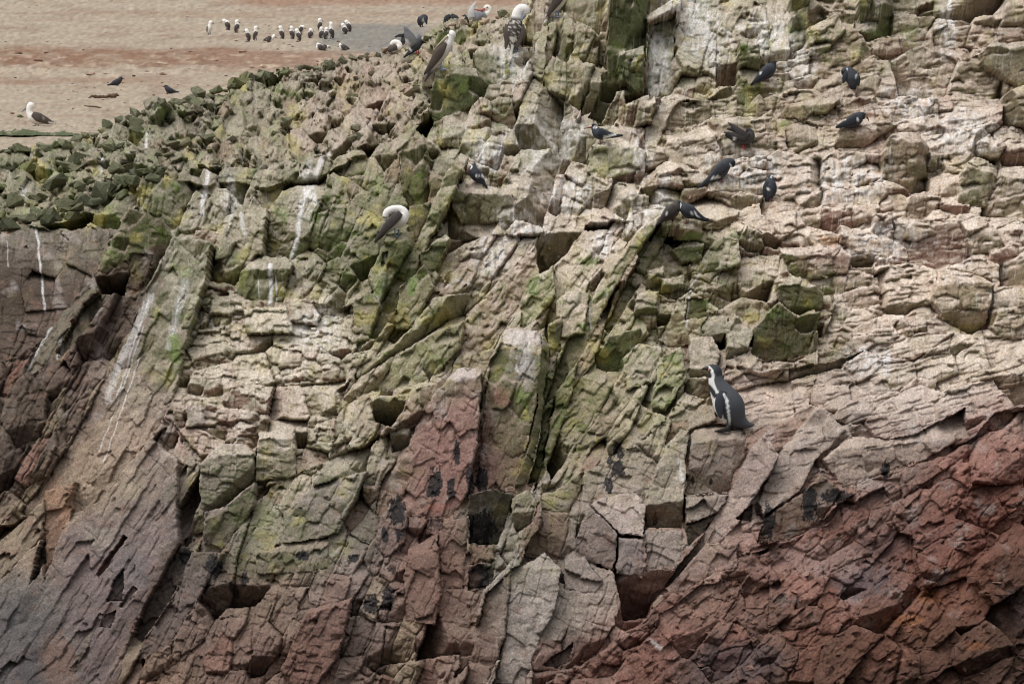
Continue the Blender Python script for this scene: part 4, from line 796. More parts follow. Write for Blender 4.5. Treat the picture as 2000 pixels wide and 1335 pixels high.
# --- terns on the ledges
def p_tern(base_c, cap=(33, 34, 38), tail=(34, 35, 39)):
    def f(V, t, c):
        col = shade(len(V), base_c)
        m = smooth(.22, .05, t)[:, None]; col = col * (1 - m) + lin(tail) * BG * m
        m = smooth(.80, .88, t)[:, None]; return col * (1 - m) + lin(cap) * BG * m
    return f
SL = (54, 57, 62); SLW = (49, 52, 57)
W_ = (206, 206, 204)
TG = 'dark terns perched on the cliff'
def side(sp, lo=1, hi=5, f=.66, d=.72):
    """folded wings laid along both flanks"""
    near = [(p[0], p[1], p[2] * f, -p[2] * d) for p in sp[lo:hi]]; tip = sp[0]
    near = [(tip[0] * .6 + sp[1][0] * .4, tip[1] * .6 + sp[1][1] * .4, 1.2, -2)] + near
    return [near, [(a, b_, r, -q) for a, b_, r, q in near]]
def tern(label, feet, sp, c=SL, wc=SLW, bill=None, legs=None, marks=(), wings=None, legc=(104, 58, 56), **kw):
    if legs is None: legs = [[(feet[0] - 2, feet[1] - 8, .9, -2), (feet[0] - 1, feet[1], .9, -2)], [(feet[0] + 2, feet[1] - 8, .9, 3), (feet[0] + 2, feet[1], .9, 3)]]
    kw.setdefault('group', TG)
    return bird('tern', label, feet, sp, p_tern(c), bill=bill, billc=(96, 52, 50), wings=side(sp) if wings is None else wings, wingc=wc, legs=legs, legc=legc, marks=marks, **kw)
tern('slate tern looking down left from a mossy block beside green slabs', (929, 358), [(952, 368, 1.5), (945, 358, 4), (939, 351, 8.5), (932, 343, 12), (925, 334, 10), (921, 327, 8), (917, 326, 6)],
     bill=[(918, 328, 3), (915.5, 333, 2), (913.5, 339, .7)], marks=[([(916, 323), (920, 322), (922, 326), (919, 331)], 1.1, W_), ([(931, 344), (934, 345)], 1.8, W_), ([(942, 343), (945, 346)], 1.8, W_)])
tern('slate tern crouched level, red beak pointing left, white line along its wing', (1174, 280), [(1217, 264, 1.5), (1205, 265, 3.5), (1192, 264, 6.5), (1178, 262, 11), (1168, 259, 11.5), (1162, 251, 7.5), (1160, 246, 6), (1157, 247, 4)],
     bill=[(1158, 247.5, 2.2), (1150, 249, 1.5), (1140, 251, .6)], marks=[([(1179, 271), (1190, 266.5), (1202, 263)], 1.6, W_), ([(1159, 249), (1163, 251.5), (1165, 249), (1163, 246.5)], 1.0, W_)])
tern('brownish tern at the left of a huddled pair, tail hanging down', (1312, 428), [(1281, 441, 1.5), (1290, 432, 4), (1299, 423, 9), (1311, 413, 14), (1320, 404, 11), (1325, 397, 7.5), (1329, 401, 5)],
     c=(66, 60, 55), wc=(62, 56, 52), marks=[([(1301, 418), (1306, 419)], 1.5, W_)], stand=9)
tern('slate tern at the right of a huddled pair, tail pointing right', (1342, 436), [(1385, 430, 3), (1373, 427, 5), (1362, 421, 8), (1347, 413, 14), (1336, 405, 11), (1330, 399, 7), (1327, 402, 5)],
     marks=[([(1326, 394), (1329, 399), (1329, 404)], 1.2, W_), ([(1352, 417), (1357, 417)], 1.5, W_), ([(1361, 423), (1365, 423)], 1.2, W_)], beside=LAST[0])
tern('slate tern bending its head down to the right, long tail over a ledge', (1408, 355), [(1361, 368, 1.5), (1375, 358, 4), (1390, 347, 8), (1406, 334, 14), (1416, 323, 12), (1424, 316, 8.5), (1430, 318, 7.5), (1429, 325, 4.5)],
     marks=[([(1387, 350), (1395, 348), (1403, 347.5)], 1.5, W_), ([(1424, 322), (1427, 321), (1428, 325)], .9, W_)])
tern('upright slate tern seen from behind, beak pointing right', (1506, 392), [(1498, 394, 4), (1499, 385, 6.5), (1501, 377, 11), (1503, 367, 13.5), (1505, 357, 11), (1507, 349, 7.5), (1508, 344, 6.5), (1511, 345, 5)],
     bill=[(1512, 346, 2.4), (1517, 350, 1.6), (1522, 355, .6)], marks=[([(1506, 347), (1505.5, 344), (1508, 342), (1512, 343), (1513, 346)], 1.0, W_), ([(1497, 371), (1502, 370)], 1.6, W_)],
     wings=[[(1497, 388, 3, -3), (1496, 378, 7, -6), (1498, 366, 8, -8), (1502, 355, 6, -7)], [(1506, 386, 3, -3), (1509, 377, 6, -6), (1510, 366, 7, -8), (1508, 355, 5, -7)]])
tern('dusky preening tern with wing tips raised left and red feet', (1452, 290), [(1416, 262, 2), (1428, 267, 6), (1440, 270, 10), (1453, 270, 13), (1464, 267, 11), (1464, 257, 7.5), (1457, 254, 4)],
     c=(60, 56, 54), wc=(62, 58, 57), wings=[[(1462, 270, 8, -9), (1448, 262, 8, -11), (1434, 250, 5, -10), (1422, 240, 1.5, -8)], [(1458, 272, 8, -10), (1440, 268, 7, -11), (1426, 262, 4, -9), (1413, 259, 1.2, -8)], [(1456, 262, 7, 9), (1438, 252, 6, 9), (1420, 250, 1.5, 8)]],
     marks=[([(1432, 272), (1436, 273)], 1.4, W_)], legc=(150, 60, 56))
tern('slate tern near a green pillar, head turned away, tail low left', (1499, 159), [(1466, 166, 1.5), (1475, 158, 4), (1484, 151, 8), (1497, 142, 13), (1505, 133, 11.5), (1509, 125, 8), (1509, 119, 6)],
     marks=[([(1484, 145), (1486, 144)], 1.3, W_)])
tern('dark tern bowed forward with drooping wings on a red rock point', (1659, 170), [(1667, 175, 5), (1666, 166, 9), (1665, 154, 14), (1661, 143, 12), (1654, 137, 8), (1649, 140, 6.5), (1648, 146, 4)],
     wings=[[(1656, 141, 5, -6), (1650, 151, 5.5, -8), (1646, 164, 1.5, -8)], [(1671, 145, 6, -8), (1675, 157, 5.5, -8), (1676, 169, 1.5, -6)]], marks=[([(1672, 149), (1674, 151)], 1.4, W_), ([(1654, 134), (1655, 138)], 1., W_)])
tern('glossy black tern facing right, leaning forward on a thin ledge', (1668, 255), [(1632, 249, 2), (1642, 245, 5), (1654, 241, 9), (1666, 236, 13), (1676, 230, 12), (1684, 226, 8), (1690, 227, 6)],
     c=(50, 52, 58), wc=(46, 48, 55), bill=[(1693, 229, 2.2), (1696, 232, 1.4), (1697, 236, .6)], marks=[([(1649, 233), (1651, 233)], 1.4, W_), ([(1675, 235), (1677, 236)], 1.5, W_)])
tern('tern with both grey wings raised above its back, red feet', (815, 105), [(788, 113, 1.5), (797, 105, 3.5), (805, 97, 7), (813, 88, 10.5), (820, 81, 8.5), (825, 76, 6), (829, 75, 4)],
     wings=[('c', (104, 104, 106), (809, 90, 9, -7), (801, 76, 11, -10), (795, 63, 6, -12), (789, 52, 1.5, -13)), ('c', (100, 100, 104), (815, 82, 8, 7), (818, 72, 6, 9), (817, 64, 1.5, 10))],
     bill=[(829, 75, 2), (834, 76, 1.2), (838, 77, .5)], marks=[([(824, 74), (828, 72), (831, 74)], .9, W_), ([(793, 80), (798, 92), (803, 100)], 1.6, (190, 190, 190))], legc=(160, 60, 56))
tern('small black tern with one wing held out behind the wing-raising tern', (788, 86), [(786, 88, 2), (787, 82, 4.5), (788, 76, 5), (790, 70, 4.5), (792, 66, 3.5), (796, 68, 1)],
     wings=[[(789, 70, 3.5, -4), (780, 70, 3, -5), (771, 73, 1, -5)], [(790, 74, 3, 3), (790, 82, 1, 3)]])

# --- boobies on the rocks
def p_booby(hd, brown=(70, 62, 58), white=(214, 210, 204), belly=-.15):
    def f(V, t, c):
        col = shade(len(V), brown)
        m = smooth(belly + .25, belly - .1, c)[:, None] * smooth(.12, .25, t)[:, None]; col = col * (1 - m) + lin((184, 178, 170)) * BG * m
        m = smooth(hd, hd + .07, t)[:, None]; col = col * (1 - m) + lin(white) * BG * m
        return col
    return f
BW = (80, 71, 66)
bird('booby', 'white-headed brown booby standing low on the sand beside a flat rock', (71, 246), [(110, 242, 1.5), (100, 239, 4), (88, 235, 8), (74, 232, 11.5), (63, 229, 9), (57, 219, 6), (57, 211, 6.5), (60, 205, 7.5), (54, 207, 4)],
     p_booby(.48, belly=.1), bill=[(54, 208, 3), (48, 213, 2), (42, 218.5, .7)], billc=(112, 112, 118), wings=[[(64, 223, 5, -8), (76, 230, 9, -10), (90, 236, 6, -8), (104, 241, 1.5, -5)], [(64, 223, 5, 8), (76, 230, 9, 10), (90, 236, 6, 8), (104, 241, 1.5, 5)]], wingc=BW,
     legs=[[(70, 240, 1.1, -3), (70, 246, 1.1, -3)], [(74, 240, 1.1, 4), (74, 246, 1.1, 4)]], legc=(96, 100, 106), marks=[([(98, 241), (108, 242)], 1.6, (200, 196, 190)), ([(70, 228), (88, 233)], .6, (130, 122, 114))], depth=float(sand_depth(246)), flip=-1)
bird('booby', 'preening booby with its white neck looped round on a green rock', (774, 462), [(732, 474, 1.5), (742, 461, 5), (756, 446, 9), (771, 434, 13), (783, 428, 13.5), (789, 416, 10), (781, 408, 8), (767, 408, 7.5), (756, 414, 7.5), (752, 424, 6)],
     p_booby(.42, belly=-.1), bill=[(753, 427, 3), (757, 434, 2), (762, 441, .8)], billc=(110, 116, 122), wings=[[(783, 416, 6, -13), (771, 428, 9, -15), (756, 444, 8, -13), (742, 459, 4, -9), (731, 473, 1, -6)], [(783, 420, 6, 12), (770, 432, 9, 13), (752, 450, 6, 11), (734, 470, 1, 8)]], wingc=(76, 69, 66),
     legs=[[(771, 446, 1.3, -4), (772, 462, 1.3, -4)], [(778, 446, 1.3, 5), (779, 462, 1.3, 5)]], legc=(100, 110, 122), flip=1, stand=16, n=5)
bird('booby', 'tall booby on the mossy buttress with its beak laid along its back', (864, 136), [(829, 160, 1.5), (838, 144, 4), (848, 127, 7), (859, 110, 11), (869, 95, 11.5), (877, 82, 8), (880, 73, 7.5), (882, 66, 8.5), (877, 64, 6)],
     p_booby(.56, belly=.2), bill=[(874, 70, 3, -5), (862, 83, 2.2, -10), (849, 96, .8, -12)], billc=(150, 140, 118), wings=[[(870, 84, 4, -9), (859, 102, 9, -12), (845, 124, 7, -9), (828, 146, 1.2, -5)], [(870, 84, 4, 9), (859, 102, 9, 11), (845, 124, 7, 9), (828, 146, 1.2, 5)]], wingc=(88, 76, 68),
     legs=[[(867, 118, 1.5, -4), (865, 136, 1.6, -4)], [(862, 120, 1.5, 5), (861, 136, 1.6, 5)]], legc=(150, 160, 182), stand=18, n=5)
def p_speck(V, t, c):
    col = p_booby(.53, belly=-1.5)(V, t, c); s = perlin(V[:, 0] / 3.1, V[:, 1] / 2.4, 5)
    m = (smooth(.12, .3, s) * smooth(.56, .5, t) * smooth(.12, .25, t))[:, None]
    return col * (1 - m) + lin((196, 190, 182)) * BG * m
bird('booby', 'booby seen from behind with speckled back and thick white neck', (1004, 100), [(998, 110, 1.5), (1000, 98, 4), (1002, 84, 9), (1004, 66, 15), (1006, 50, 15.5), (1009, 36, 11.5), (1012, 24, 11), (1018, 17, 11), (1025, 19, 10.5), (1028, 27, 7)],
     p_speck, bill=[(1025, 29, 4, -6), (1021, 36, 2.6, -8), (1017, 44, .8, -9)], billc=(110, 116, 128), wings=[[(993, 48, 6, -4), (990, 64, 7, -6), (990, 82, 5, -5), (987, 97, 1.2, -4)], [(1018, 48, 6, -4), (1019, 64, 7, -6), (1014, 82, 5, -5), (1008, 96, 1.2, -4)]], wingc=(92, 82, 76),
     legs=[[(1008, 86, 1.5, 2), (1009, 100, 1.5, 2)], [(1000, 88, 1.5, 3), (1000, 100, 1.5, 3)]], legc=(120, 126, 140), marks=[([(1001, 90), (998, 108)], 2.0, (206, 204, 198))], flip=1, stand=18, n=6, ring=20)
bird('booby', 'brown booby cut off by the top edge of the picture', (1084, 34), [(1063, 46, 1.5), (1070, 34, 4), (1080, 18, 9), (1092, 2, 12), (1100, -12, 11), (1106, -24, 7), (1108, -34, 7), (1104, -36, 4)],
     p_booby(.62, belly=.0), wings=[[(1102, -14, 5, -9), (1090, 0, 9, -12), (1078, 18, 6, -9), (1066, 38, 1.2, -6)], [(1102, -14, 5, 9), (1090, 0, 9, 11), (1078, 18, 6, 9), (1066, 38, 1.2, 6)]], wingc=(80, 72, 68),
     bill=[(1104, -37, 3), (1096, -34, 2), (1090, -30, .8)], billc=(110, 116, 128), legs=[[(1088, 14, 1.5, -3), (1085, 34, 1.5, -3)], [(1092, 14, 1.5, 4), (1090, 34, 1.5, 4)]], legc=(120, 126, 140), marks=[([(1068, 40), (1062, 47)], 2.2, (206, 204, 198))], flip=1, stand=16, n=5)
bird('booby', 'resting booby whose white head shows above green rim stones', (768, 104), [(758, 99, 3), (763, 96, 7), (771, 95, 8.5), (779, 91, 7.5), (777, 84, 6), (769, 83, 5.5), (764, 88, 4)],
     p_booby(.40), wings=[[(776, 94, 5, -7), (768, 96, 5, -8), (757, 100, 1.2, -5)], [(776, 94, 5, 7), (757, 100, 1.2, 5)]], wingc=BW, legs=[[(767, 99, 1, 0), (767, 104, 1, 0)]], legc=(96, 100, 106), flip=1, stand=10)

# --- far flock on the sand: (head x, y), (body x, y), feet y, body radius, crouched, label
FL = [((412, 44), (409, 56), 68, 5.0, 2, 'slim white-breasted booby standing farthest left of the flock'), ((437, 41), (444, 49), 60, 6, 0, 'booby of the sand flock bending its white head left, second from the left'),
 ((463, 42), (463, 53), 65, 5.5, 0, 'booby of the sand flock standing upright, third from the left'), ((481, 60), (484, 70), 81, 5.5, 0, 'dark-bodied booby in front of the gap, fourth from the left of the flock'),
 ((500, 54), (499, 67), 79, 5, 0, 'long-necked booby of the sand flock, fifth from the left'), ((535, 72), (526, 76), 82, 5.5, 1, 'crouching booby of the sand flock with its white head low right'),
 ((547, 54), (550, 66), 77, 5.5, 0, 'upright booby right of the crouching one on the sand'), ((569, 54), (570, 66), 77, 5.5, 0, 'upright booby standing left of two touching boobies on the sand'),
 ((579, 60), (583, 70), 81, 5.5, 0, 'booby slightly lower and in front of its touching neighbours'), ((592, 54), (588, 58), 70, 5, 0, 'booby behind two others, white head turned right'),
 ((607, 59), (607, 67), 76, 6, 0, 'squat dark booby standing alone in the middle of the flock'), ((625, 39), (625, 49), 58, 5, 0, 'farthest back upright booby of the flock, above the cluster'),
 ((628, 56), (628, 66), 75, 5.5, 0, 'booby at the left of the tight cluster on grey sand'), ((638, 57), (637, 67), 77, 5.5, 0, 'booby in the middle of the tight cluster on grey sand'),
 ((646, 46), (647, 62), 76, 6, 0, 'tallest booby of the tight cluster on grey sand'), ((669, 49), (673, 59), 68, 6, 0, 'booby in front of the rightmost pair of the flock'),
 ((676, 43), (681, 52), 63, 5.5, 0, 'booby behind in the rightmost pair of the flock'), ((622, 87), (625, 93), 99, 6, 1, 'white booby sitting lowest left of three on the brown bank'),
 ((640, 92), (634, 93), 99, 5.5, 1, 'booby sitting in the middle of three on the brown bank'), ((665, 89), (671, 93), 98, 6, 1, 'dark booby sitting right of three on the brown bank')]
for (hx, hy), (bx, by), fy, r, crouch, lab in FL:
    s = 1 if hx >= bx else -1; fx = bx
    if crouch == 1: sp = [(bx - s * 12, by + 3, 1), (bx - s * 6, by + 1, r * .7), (bx, by, r), (bx + s * 4, by - 1, r * .8), ((bx + s * 6 + hx) / 2, (by + hy) / 2 - 1, r * .6), (hx, hy, 5), (hx + s * 2, hy + 1, 2.5)]
    else: sp = [(bx - s * 4, fy - 1, 1), (bx - s * 2, by + 6, r * .75), (bx, by, r), (bx + s * .5, by - 5, r * .8), ((bx + hx) / 2 + s * .3, (by - 5 + hy) / 2, 4.0), (hx, hy, 4.8), (hx + s * 2.8, hy + .6, 2.4)]
    wc = (84, 78, 76) if crouch != 2 else (110, 104, 100)
    wg = [[(bx + s * 2, by - 5, 3, -r * .7), (bx, by, r * .8, -r * .85), (bx - s * 3, by + 7, 1, -r * .5)], [(bx + s * 2, by - 5, 3, r * .7), (bx, by, r * .8, r * .85), (bx - s * 3, by + 7, 1, r * .5)]]
    if crouch == 2: wg = [[(bx - s * 3, by - 5, 2, -2), (bx - s * 4, by + 1, 3, -3), (bx - s * 4, by + 8, 1, -2)]]
    bird('booby', lab, (fx, fy), sp, p_booby(.40, (70, 64, 62) if crouch != 2 else (190, 186, 180), belly=.0), bill=[(hx + s * 2.5, hy + .6, 1.6), (hx + s * 7, hy + 3, .6)], billc=(116, 112, 112), wings=wg, wingc=wc,
         legs=[[(fx - 1.5, fy - 5, .8, -1), (fx - 1.5, fy, .8, -1)], [(fx + 1.5, fy - 5, .8, 1.5), (fx + 1.5, fy, .8, 1.5)]], legc=(92, 90, 92), depth=float(sand_depth(fy)), group='boobies gathered on the sand', ring=10, n=3)

# --- the other birds on the sand and behind the rim
tern('small dark tern on the sand facing right', (228, 169), [(209, 166, 1), (216, 165, 2.5), (223, 162, 5), (229, 160, 6.5), (234, 156, 4.8), (236, 153, 4), (239, 153, 2)], depth=float(sand_depth(169)), bill=[(239, 153.5, 1.2), (244, 154.5, .4)], legc=(80, 60, 60), group='terns on the sand')
tern('small dark tern on the sand facing left', (328, 184), [(350, 180, 1), (342, 179, 2.5), (336, 178, 5), (330, 176, 6), (326, 172, 4.6), (324, 169, 3.9), (321, 169, 2)], depth=float(sand_depth(184)), bill=[(321, 169, 1.2), (317, 169.5, .4)], legc=(80, 60, 60), group='terns on the sand')
def p_corm(V, t, c):
    col = shade(len(V), (54, 56, 60)); m = (smooth(-.2, -.6, c) * smooth(.2, .35, t) * smooth(.8, .7, t))[:, None]
    return col * (1 - m) + lin((190, 188, 184)) * BG * m
CG = 'black cormorants behind the rim'; CD = float(sand_depth(53))
bird('cormorant', 'black cormorant standing on the grey sand with its head bowed', (823, 53), [(821, 51, 1.5), (821, 46, 5), (823, 40, 8), (826, 35, 7), (829, 32, 4.5), (833, 34, 3), (834, 38, 2)], p_corm,
     wings=[[(828, 33, 3.5, -4), (832, 40, 3.5, -6), (833.5, 49, 1, -6)], [(820, 34, 3, -4), (817.5, 42, 3, -5), (818, 50, 1, -5)]], wingc=(50, 52, 57), legs=[[(821, 47, 1, 0), (821, 53, 1, 0)], [(825, 47, 1, 1), (825, 53, 1, 1)]], legc=(60, 58, 58), depth=CD, group=CG, ring=12)
bird('cormorant', 'cormorant with both black wings drooped in an arch over its pale belly', (882, 58), [(881, 57, 2), (881, 51, 5), (881, 44, 6), (881, 37, 5), (882, 31, 3.2), (884, 28.5, 2.6), (888, 29, 1)], lambda V, t, c: np.where((t < .62)[:, None], lin((168, 162, 154)) * BG, lin((54, 56, 60)) * BG),
     wings=[[(880, 31, 4, -5), (872.5, 37, 5.5, -7), (868, 50, 2.5, -7)], [(884, 31, 4, -5), (892, 38, 5.5, -7), (896, 51, 2.5, -7)]], wingc=(50, 52, 56), legs=[[(880, 54, 1, 0), (880, 58, 1, 0)], [(884, 54, 1, 0), (884, 58, 1, 0)]], legc=(60, 58, 58), depth=float(sand_depth(58)), group=CG, ring=12)
bird('cormorant', 'cormorant showing only its dark head and neck beside the pelican', (911, 58), [(911, 57, 2), (912, 50, 5), (911, 43, 4.5), (909, 36, 3.2), (908, 31, 3.4), (905, 30, 2)], p_corm,
     bill=[(905, 30, 1.4), (901, 31, .5)], wings=[[(914, 42, 3, -4), (915, 50, 3, -5), (914, 57, 1, -4)], [(914, 42, 3, 4), (914, 57, 1, 4)]], wingc=(50, 52, 57), legs=[[(911, 54, 1, 0), (911, 58, 1, 0)]], legc=(60, 58, 58), depth=float(sand_depth(58)), group=CG, ring=12)
bird('pelican', 'grey pelican with a raised pale wing, white head and reddish beak', (934, 48), [(914, 40, 2), (922, 36, 7), (932, 32, 10), (942, 30, 9), (950, 27, 6), (956, 22, 4.5), (956, 16, 5), (951, 14, 5.5), (946, 17, 3.5)],
     lambda V, t, c: np.where((t < .5)[:, None], lin((122, 124, 130)) * BG, lin((206, 202, 192)) * BG), bill=[(947, 18, 3, -3), (938, 21, 2.4, -6), (926, 19, .8, -8)], billc=(150, 92, 84),
     wings=[('c', (176, 178, 180), (922, 36, 6, -9), (920, 26, 6, -11), (924, 14, 3.5, -12), (930, 5, 1, -12)), ('c', (120, 122, 128), (926, 34, 7, -6), (936, 30, 7, -9), (944, 30, 3, -9))], legs=[[(932, 40, 1.5, -2), (932, 48, 1.5, -2)], [(937, 40, 1.5, 3), (937, 48, 1.5, 3)]], legc=(90, 86, 84),
     depth=float(sand_depth(48)), flip=1, ring=14, eye=(952, 15, 1.3, -5))
spot.update()

# ------------------------------------------------------------------ sand slope
SAND, nt, b = new_mat('guano_sand')
at = node(nt, 'ShaderNodeAttribute', attribute_name='tint'); geo = node(nt, 'ShaderNodeNewGeometry')
grain(nt, b, at.outputs['Color'], geo.outputs['Position'], .86, 1.14, 9., .6, .05)
sx = np.arange(-220, 2221, 5.0); sy = np.arange(372, -130, -2.0)
MX, MY = np.meshgrid(sx, sy); MX = MX.ravel(); MY = MY.ravel()
SD = sand_depth(MY)
SD = np.interp(MY, _sy, _sd)
rx, rz = ray(MX, MY); SXw, SZw = rx * SD, rz * SD
lump = fbm(SXw / 3.0, SD / 5.0, 4, 311)
SZw = SZw + .05 * lump + .05 * fbm(SXw / .5, SD / .9, 3, 317) + .22 * smooth(104, 114, MY) * smooth(152, 140, MY) * smooth(520, 400, MX) * np.maximum(0, fbm(SXw / .7, SD / 1.2, 3, 319)) + .06 * np.maximum(0, fbm(SXw / .9, SD / 1.4, 3, 315) - .25)
sc = np.tile(lin((168, 153, 136)), (len(MX), 1))
def smix(m, c):
    global sc
    m = np.clip(m, 0, 1)[:, None]; sc = sc * (1 - m) + lin(c) * m
wob = 9 * fbm(MX / 130, MY / 30, 3, 321); ya = MY + wob
bandf = fbm(MX / 220, MY / 7.5, 4, 325)
smix(smooth(.1, .45, bandf) * .4, (148, 120, 100))
smix(smooth(.05, .4, fbm(MX / 90, MY / 16, 4, 327)) * .45, (138, 112, 94))
smix(smooth(88, 100, ya) * smooth(140, 122, ya) * smooth(560, 420, MX + wob * 4) * (.6 + .6 * smooth(-.2, .3, fbm(MX / 60, MY / 9, 3, 329))), (136, 104, 84))
smix(smooth(98, 104, ya) * smooth(150, 126, ya) * smooth(380, 430, MX) * smooth(760, 600, MX) * .8, (140, 108, 90))
smix(smooth(148, 153, ya) * smooth(168, 160, ya) * smooth(430, 260, MX) * .6, (142, 112, 92))
smix(smooth(16, 4, MY + wob) * smooth(380, 520, MX) * .75, (150, 114, 94))
smix(smooth(120, 200, MX) * smooth(40, 30, ya) * smooth(20, 26, ya) * .3, (150, 122, 100))
e = np.hypot((MX - 745) / 135, (MY - 76) / 30) + .35 * fbm(MX / 60, MY / 14, 3, 331)
smix(smooth(1.1, .75, e) * .85, (126, 123, 118))
smix(smooth(.1, .4, fbm(MX / 34, MY / 7, 4, 335)) * .5 * (.4 + smooth(100, 112, MY) * smooth(160, 145, MY)), (190, 170, 150))
smix(smooth(.3, .6, fbm(MX / 16, MY / 5, 3, 337)) * .35, (128, 108, 92))
sc = np.clip(sc * (1 + .5 * fbm(MX / 9, MY / 4, 3, 339))[:, None] * ALBEDO_GAIN * .76 * np.array([.99, 1., .97]), .02, .8)
nx_, ny_ = len(sx), len(sy)
idx = np.arange(nx_ * ny_).reshape(ny_, nx_)
fq = np.stack([idx[:-1, :-1], idx[:-1, 1:], idx[1:, 1:], idx[1:, :-1]], -1).reshape(-1, 4)
def grid_mesh(name, co, faces, tint, mat, smooth_=False):
    me = bpy.data.meshes.new(name); me.vertices.add(len(co)); me.vertices.foreach_set('co', co.astype(np.float32).ravel())
    n = len(faces); k = faces.shape[1]; me.loops.add(n * k); me.polygons.add(n)
    me.polygons.foreach_set('loop_start', np.arange(0, n * k, k, dtype=np.int32)); me.loops.foreach_set('vertex_index', faces.ravel().astype(np.int32))
    me.update(calc_edges=True)
    if tint is not None:
        at = me.color_attributes.new('tint', 'FLOAT_COLOR', 'POINT'); c = np.ones((len(co), 4), np.float32); c[:, :3] = tint; at.data.foreach_set('color', c.ravel())
    if smooth_: me.polygons.foreach_set('use_smooth', [True] * n)
    me.materials.append(mat); return me
ground = bpy.data.objects.new('ground', grid_mesh('ground', np.stack([SXw, SD, SZw], 1), fq, sc, SAND, True)); COL.objects.link(ground)
ground['kind'] = 'structure'; ground['label'] = 'pale sandy slope behind the rim of the cliff'

# ------------------------------------------------------------------ cliff: blocks that can be told apart, and the rest
cliff = bpy.data.objects.new('cliff', None); COL.objects.link(cliff); cliff['kind'] = 'structure'; cliff['label'] = 'steep jointed sea cliff of brown, red and algae-green rock'
faces = quads(KEEP)
fl = LAB[faces[:, 0]]
vis = (PX[faces[:, 0]] > 0) & (PX[faces[:, 0]] < 2000) & (PY[faces[:, 0]] > 0) & (PY[faces[:, 0]] < 1335)
terr = RID[faces[:, 0]] == [i for i, P in enumerate(REG) if P['name'] == 'terrace'][0]
lu, cnt = np.unique(fl[vis & ~terr], return_counts=True)
big = lu[np.argsort(-cnt)][:300]
order = np.argsort(fl, kind='stable'); fs = fl[order]
for lab in big:
    a, b_ = np.searchsorted(fs, lab), np.searchsorted(fs, lab, 'right')
    o = bpy.data.objects.new('rock', mesh_from('rock', faces[order[a:b_]], ROCK)); COL.objects.link(o); o.parent = cliff
rest = ~np.isin(fl, big)
o = bpy.data.objects.new('broken_rock', mesh_from('broken_rock', faces[rest], ROCK)); COL.objects.link(o); o.parent = cliff; o['kind'] = 'stuff'

# ------------------------------------------------------------------ loose stones
STONE, nt, b = new_mat('loose_stone')
oi = node(nt, 'ShaderNodeObjectInfo'); geo = node(nt, 'ShaderNodeNewGeometry'); grain(nt, b, oi.outputs['Color'], geo.outputs['Position'], .62, 1.38, 40.)
rs = random.Random(5)
SV = []
for k in range(16):
    bm = bmesh.new()
    for i in range(13):
        p = Vector((rs.uniform(-1, 1), rs.uniform(-.85, .85), rs.uniform(-.6, .6)))
        m_ = max(abs(p.x), abs(p.y) / .85, abs(p.z) / .6); p *= (.82 + .18 * rs.random()) / max(m_, .2)
        bm.verts.new(p)
    bmesh.ops.convex_hull(bm, input=bm.verts)
    bmesh.ops.delete(bm, geom=[v for v in bm.verts if not v.link_faces], context='VERTS')
    bmesh.ops.triangulate(bm, faces=bm.faces)
    bmesh.ops.subdivide_edges(bm, edges=bm.edges, cuts=2, use_grid_fill=True)
    cv_ = np.array([v.co for v in bm.verts]); ch_ = .11 * fbm(cv_[:, 0] * 2.2 + k * 3, cv_[:, 1] * 2.2 + cv_[:, 2] * 2.9, 3, 371 + k)      # chipped, uneven faces
    for v, c_ in zip(bm.verts, ch_): v.co *= 1 + float(c_)
    bmesh.ops.triangulate(bm, faces=bm.faces)
    me = bpy.data.meshes.new('stone'); bm.to_mesh(me); bm.free(); me.materials.append(STONE); SV.append(me)
ST = []
def alb_at(px, py):
    i = int(min(max((px - GX0) / STEP, 0), NX - 1)); j = int(min(max((py - GY0) / STEP, 0), NY - 1)); return ALB[j * NX + i]
def add_stone(px, py, r, sink=.35, flat=.6, tone=None, mixt=.5):
    y0 = float(spot(px, py))
    if y0 > 1e8: return
    k = y0 / FP; a, c = ray(px, py); rr = r * k
    col = np.array(alb_at(px, py))
    if tone is not None: col = col * (1 - mixt) + lin(tone) * ALBEDO_GAIN * mixt
    col = col * rs.uniform(.75, 1.25)
    loc = Vector((a * y0, y0 + rr * .15, c * y0 + rr * (.5 - sink)))
    rot = Euler((rs.uniform(-.6, .6), rs.uniform(-.45, .45), rs.uniform(0, 6.28)))
    ST.append((r, rs.randrange(16), loc, rot, (rr * rs.uniform(.8, 1.25), rr * rs.uniform(.8, 1.1), rr * rs.uniform(flat, 1.1)), col))
MOSS, TAN, REDT = (76, 82, 58), (160, 140, 120), (124, 92, 78)
x = 2.0
while x < 985:                                   # crest of the rim
    ry = float(rim(x)); r = rs.uniform(7, 19) if x < 480 else rs.uniform(5, 14)
    add_stone(x, ry + rs.uniform(2, 10), r, .3, .9, MOSS if (x < 700 or rs.random() < .4) else TAN, .6); x += r * rs.uniform(.9, 1.7)
for _ in range(150):
    x = rs.uniform(0, 880); y0, y1 = float(rim(x)), float(brow(x)); y = rs.uniform(y0 + 4, y1 + 6)
    g = x < 430 or rs.random() < .2 or y < y0 + 25
    r = rs.uniform(7, 20) * (1 if rs.random() < .45 else .55) if g else rs.uniform(3, 9) * (1 if rs.random() < .4 else .6)
    add_stone(x, y, r, .3, .5, MOSS if g else TAN, .55)
for x, y, r in [(215, 290, 27), (270, 252, 24), (330, 238, 20), (150, 318, 22), (468, 168, 23), (60, 335, 21), (108, 362, 25), (250, 332, 26), (385, 205, 17), (30, 398, 25), (200, 378, 27), (130, 408, 23), (520, 150, 15), (640, 130, 15), (700, 270, 17), (560, 240, 14)]:
    add_stone(x, y, r, .35, 1., (74, 80, 56), .75)        # crags of the rim
x = 0.0
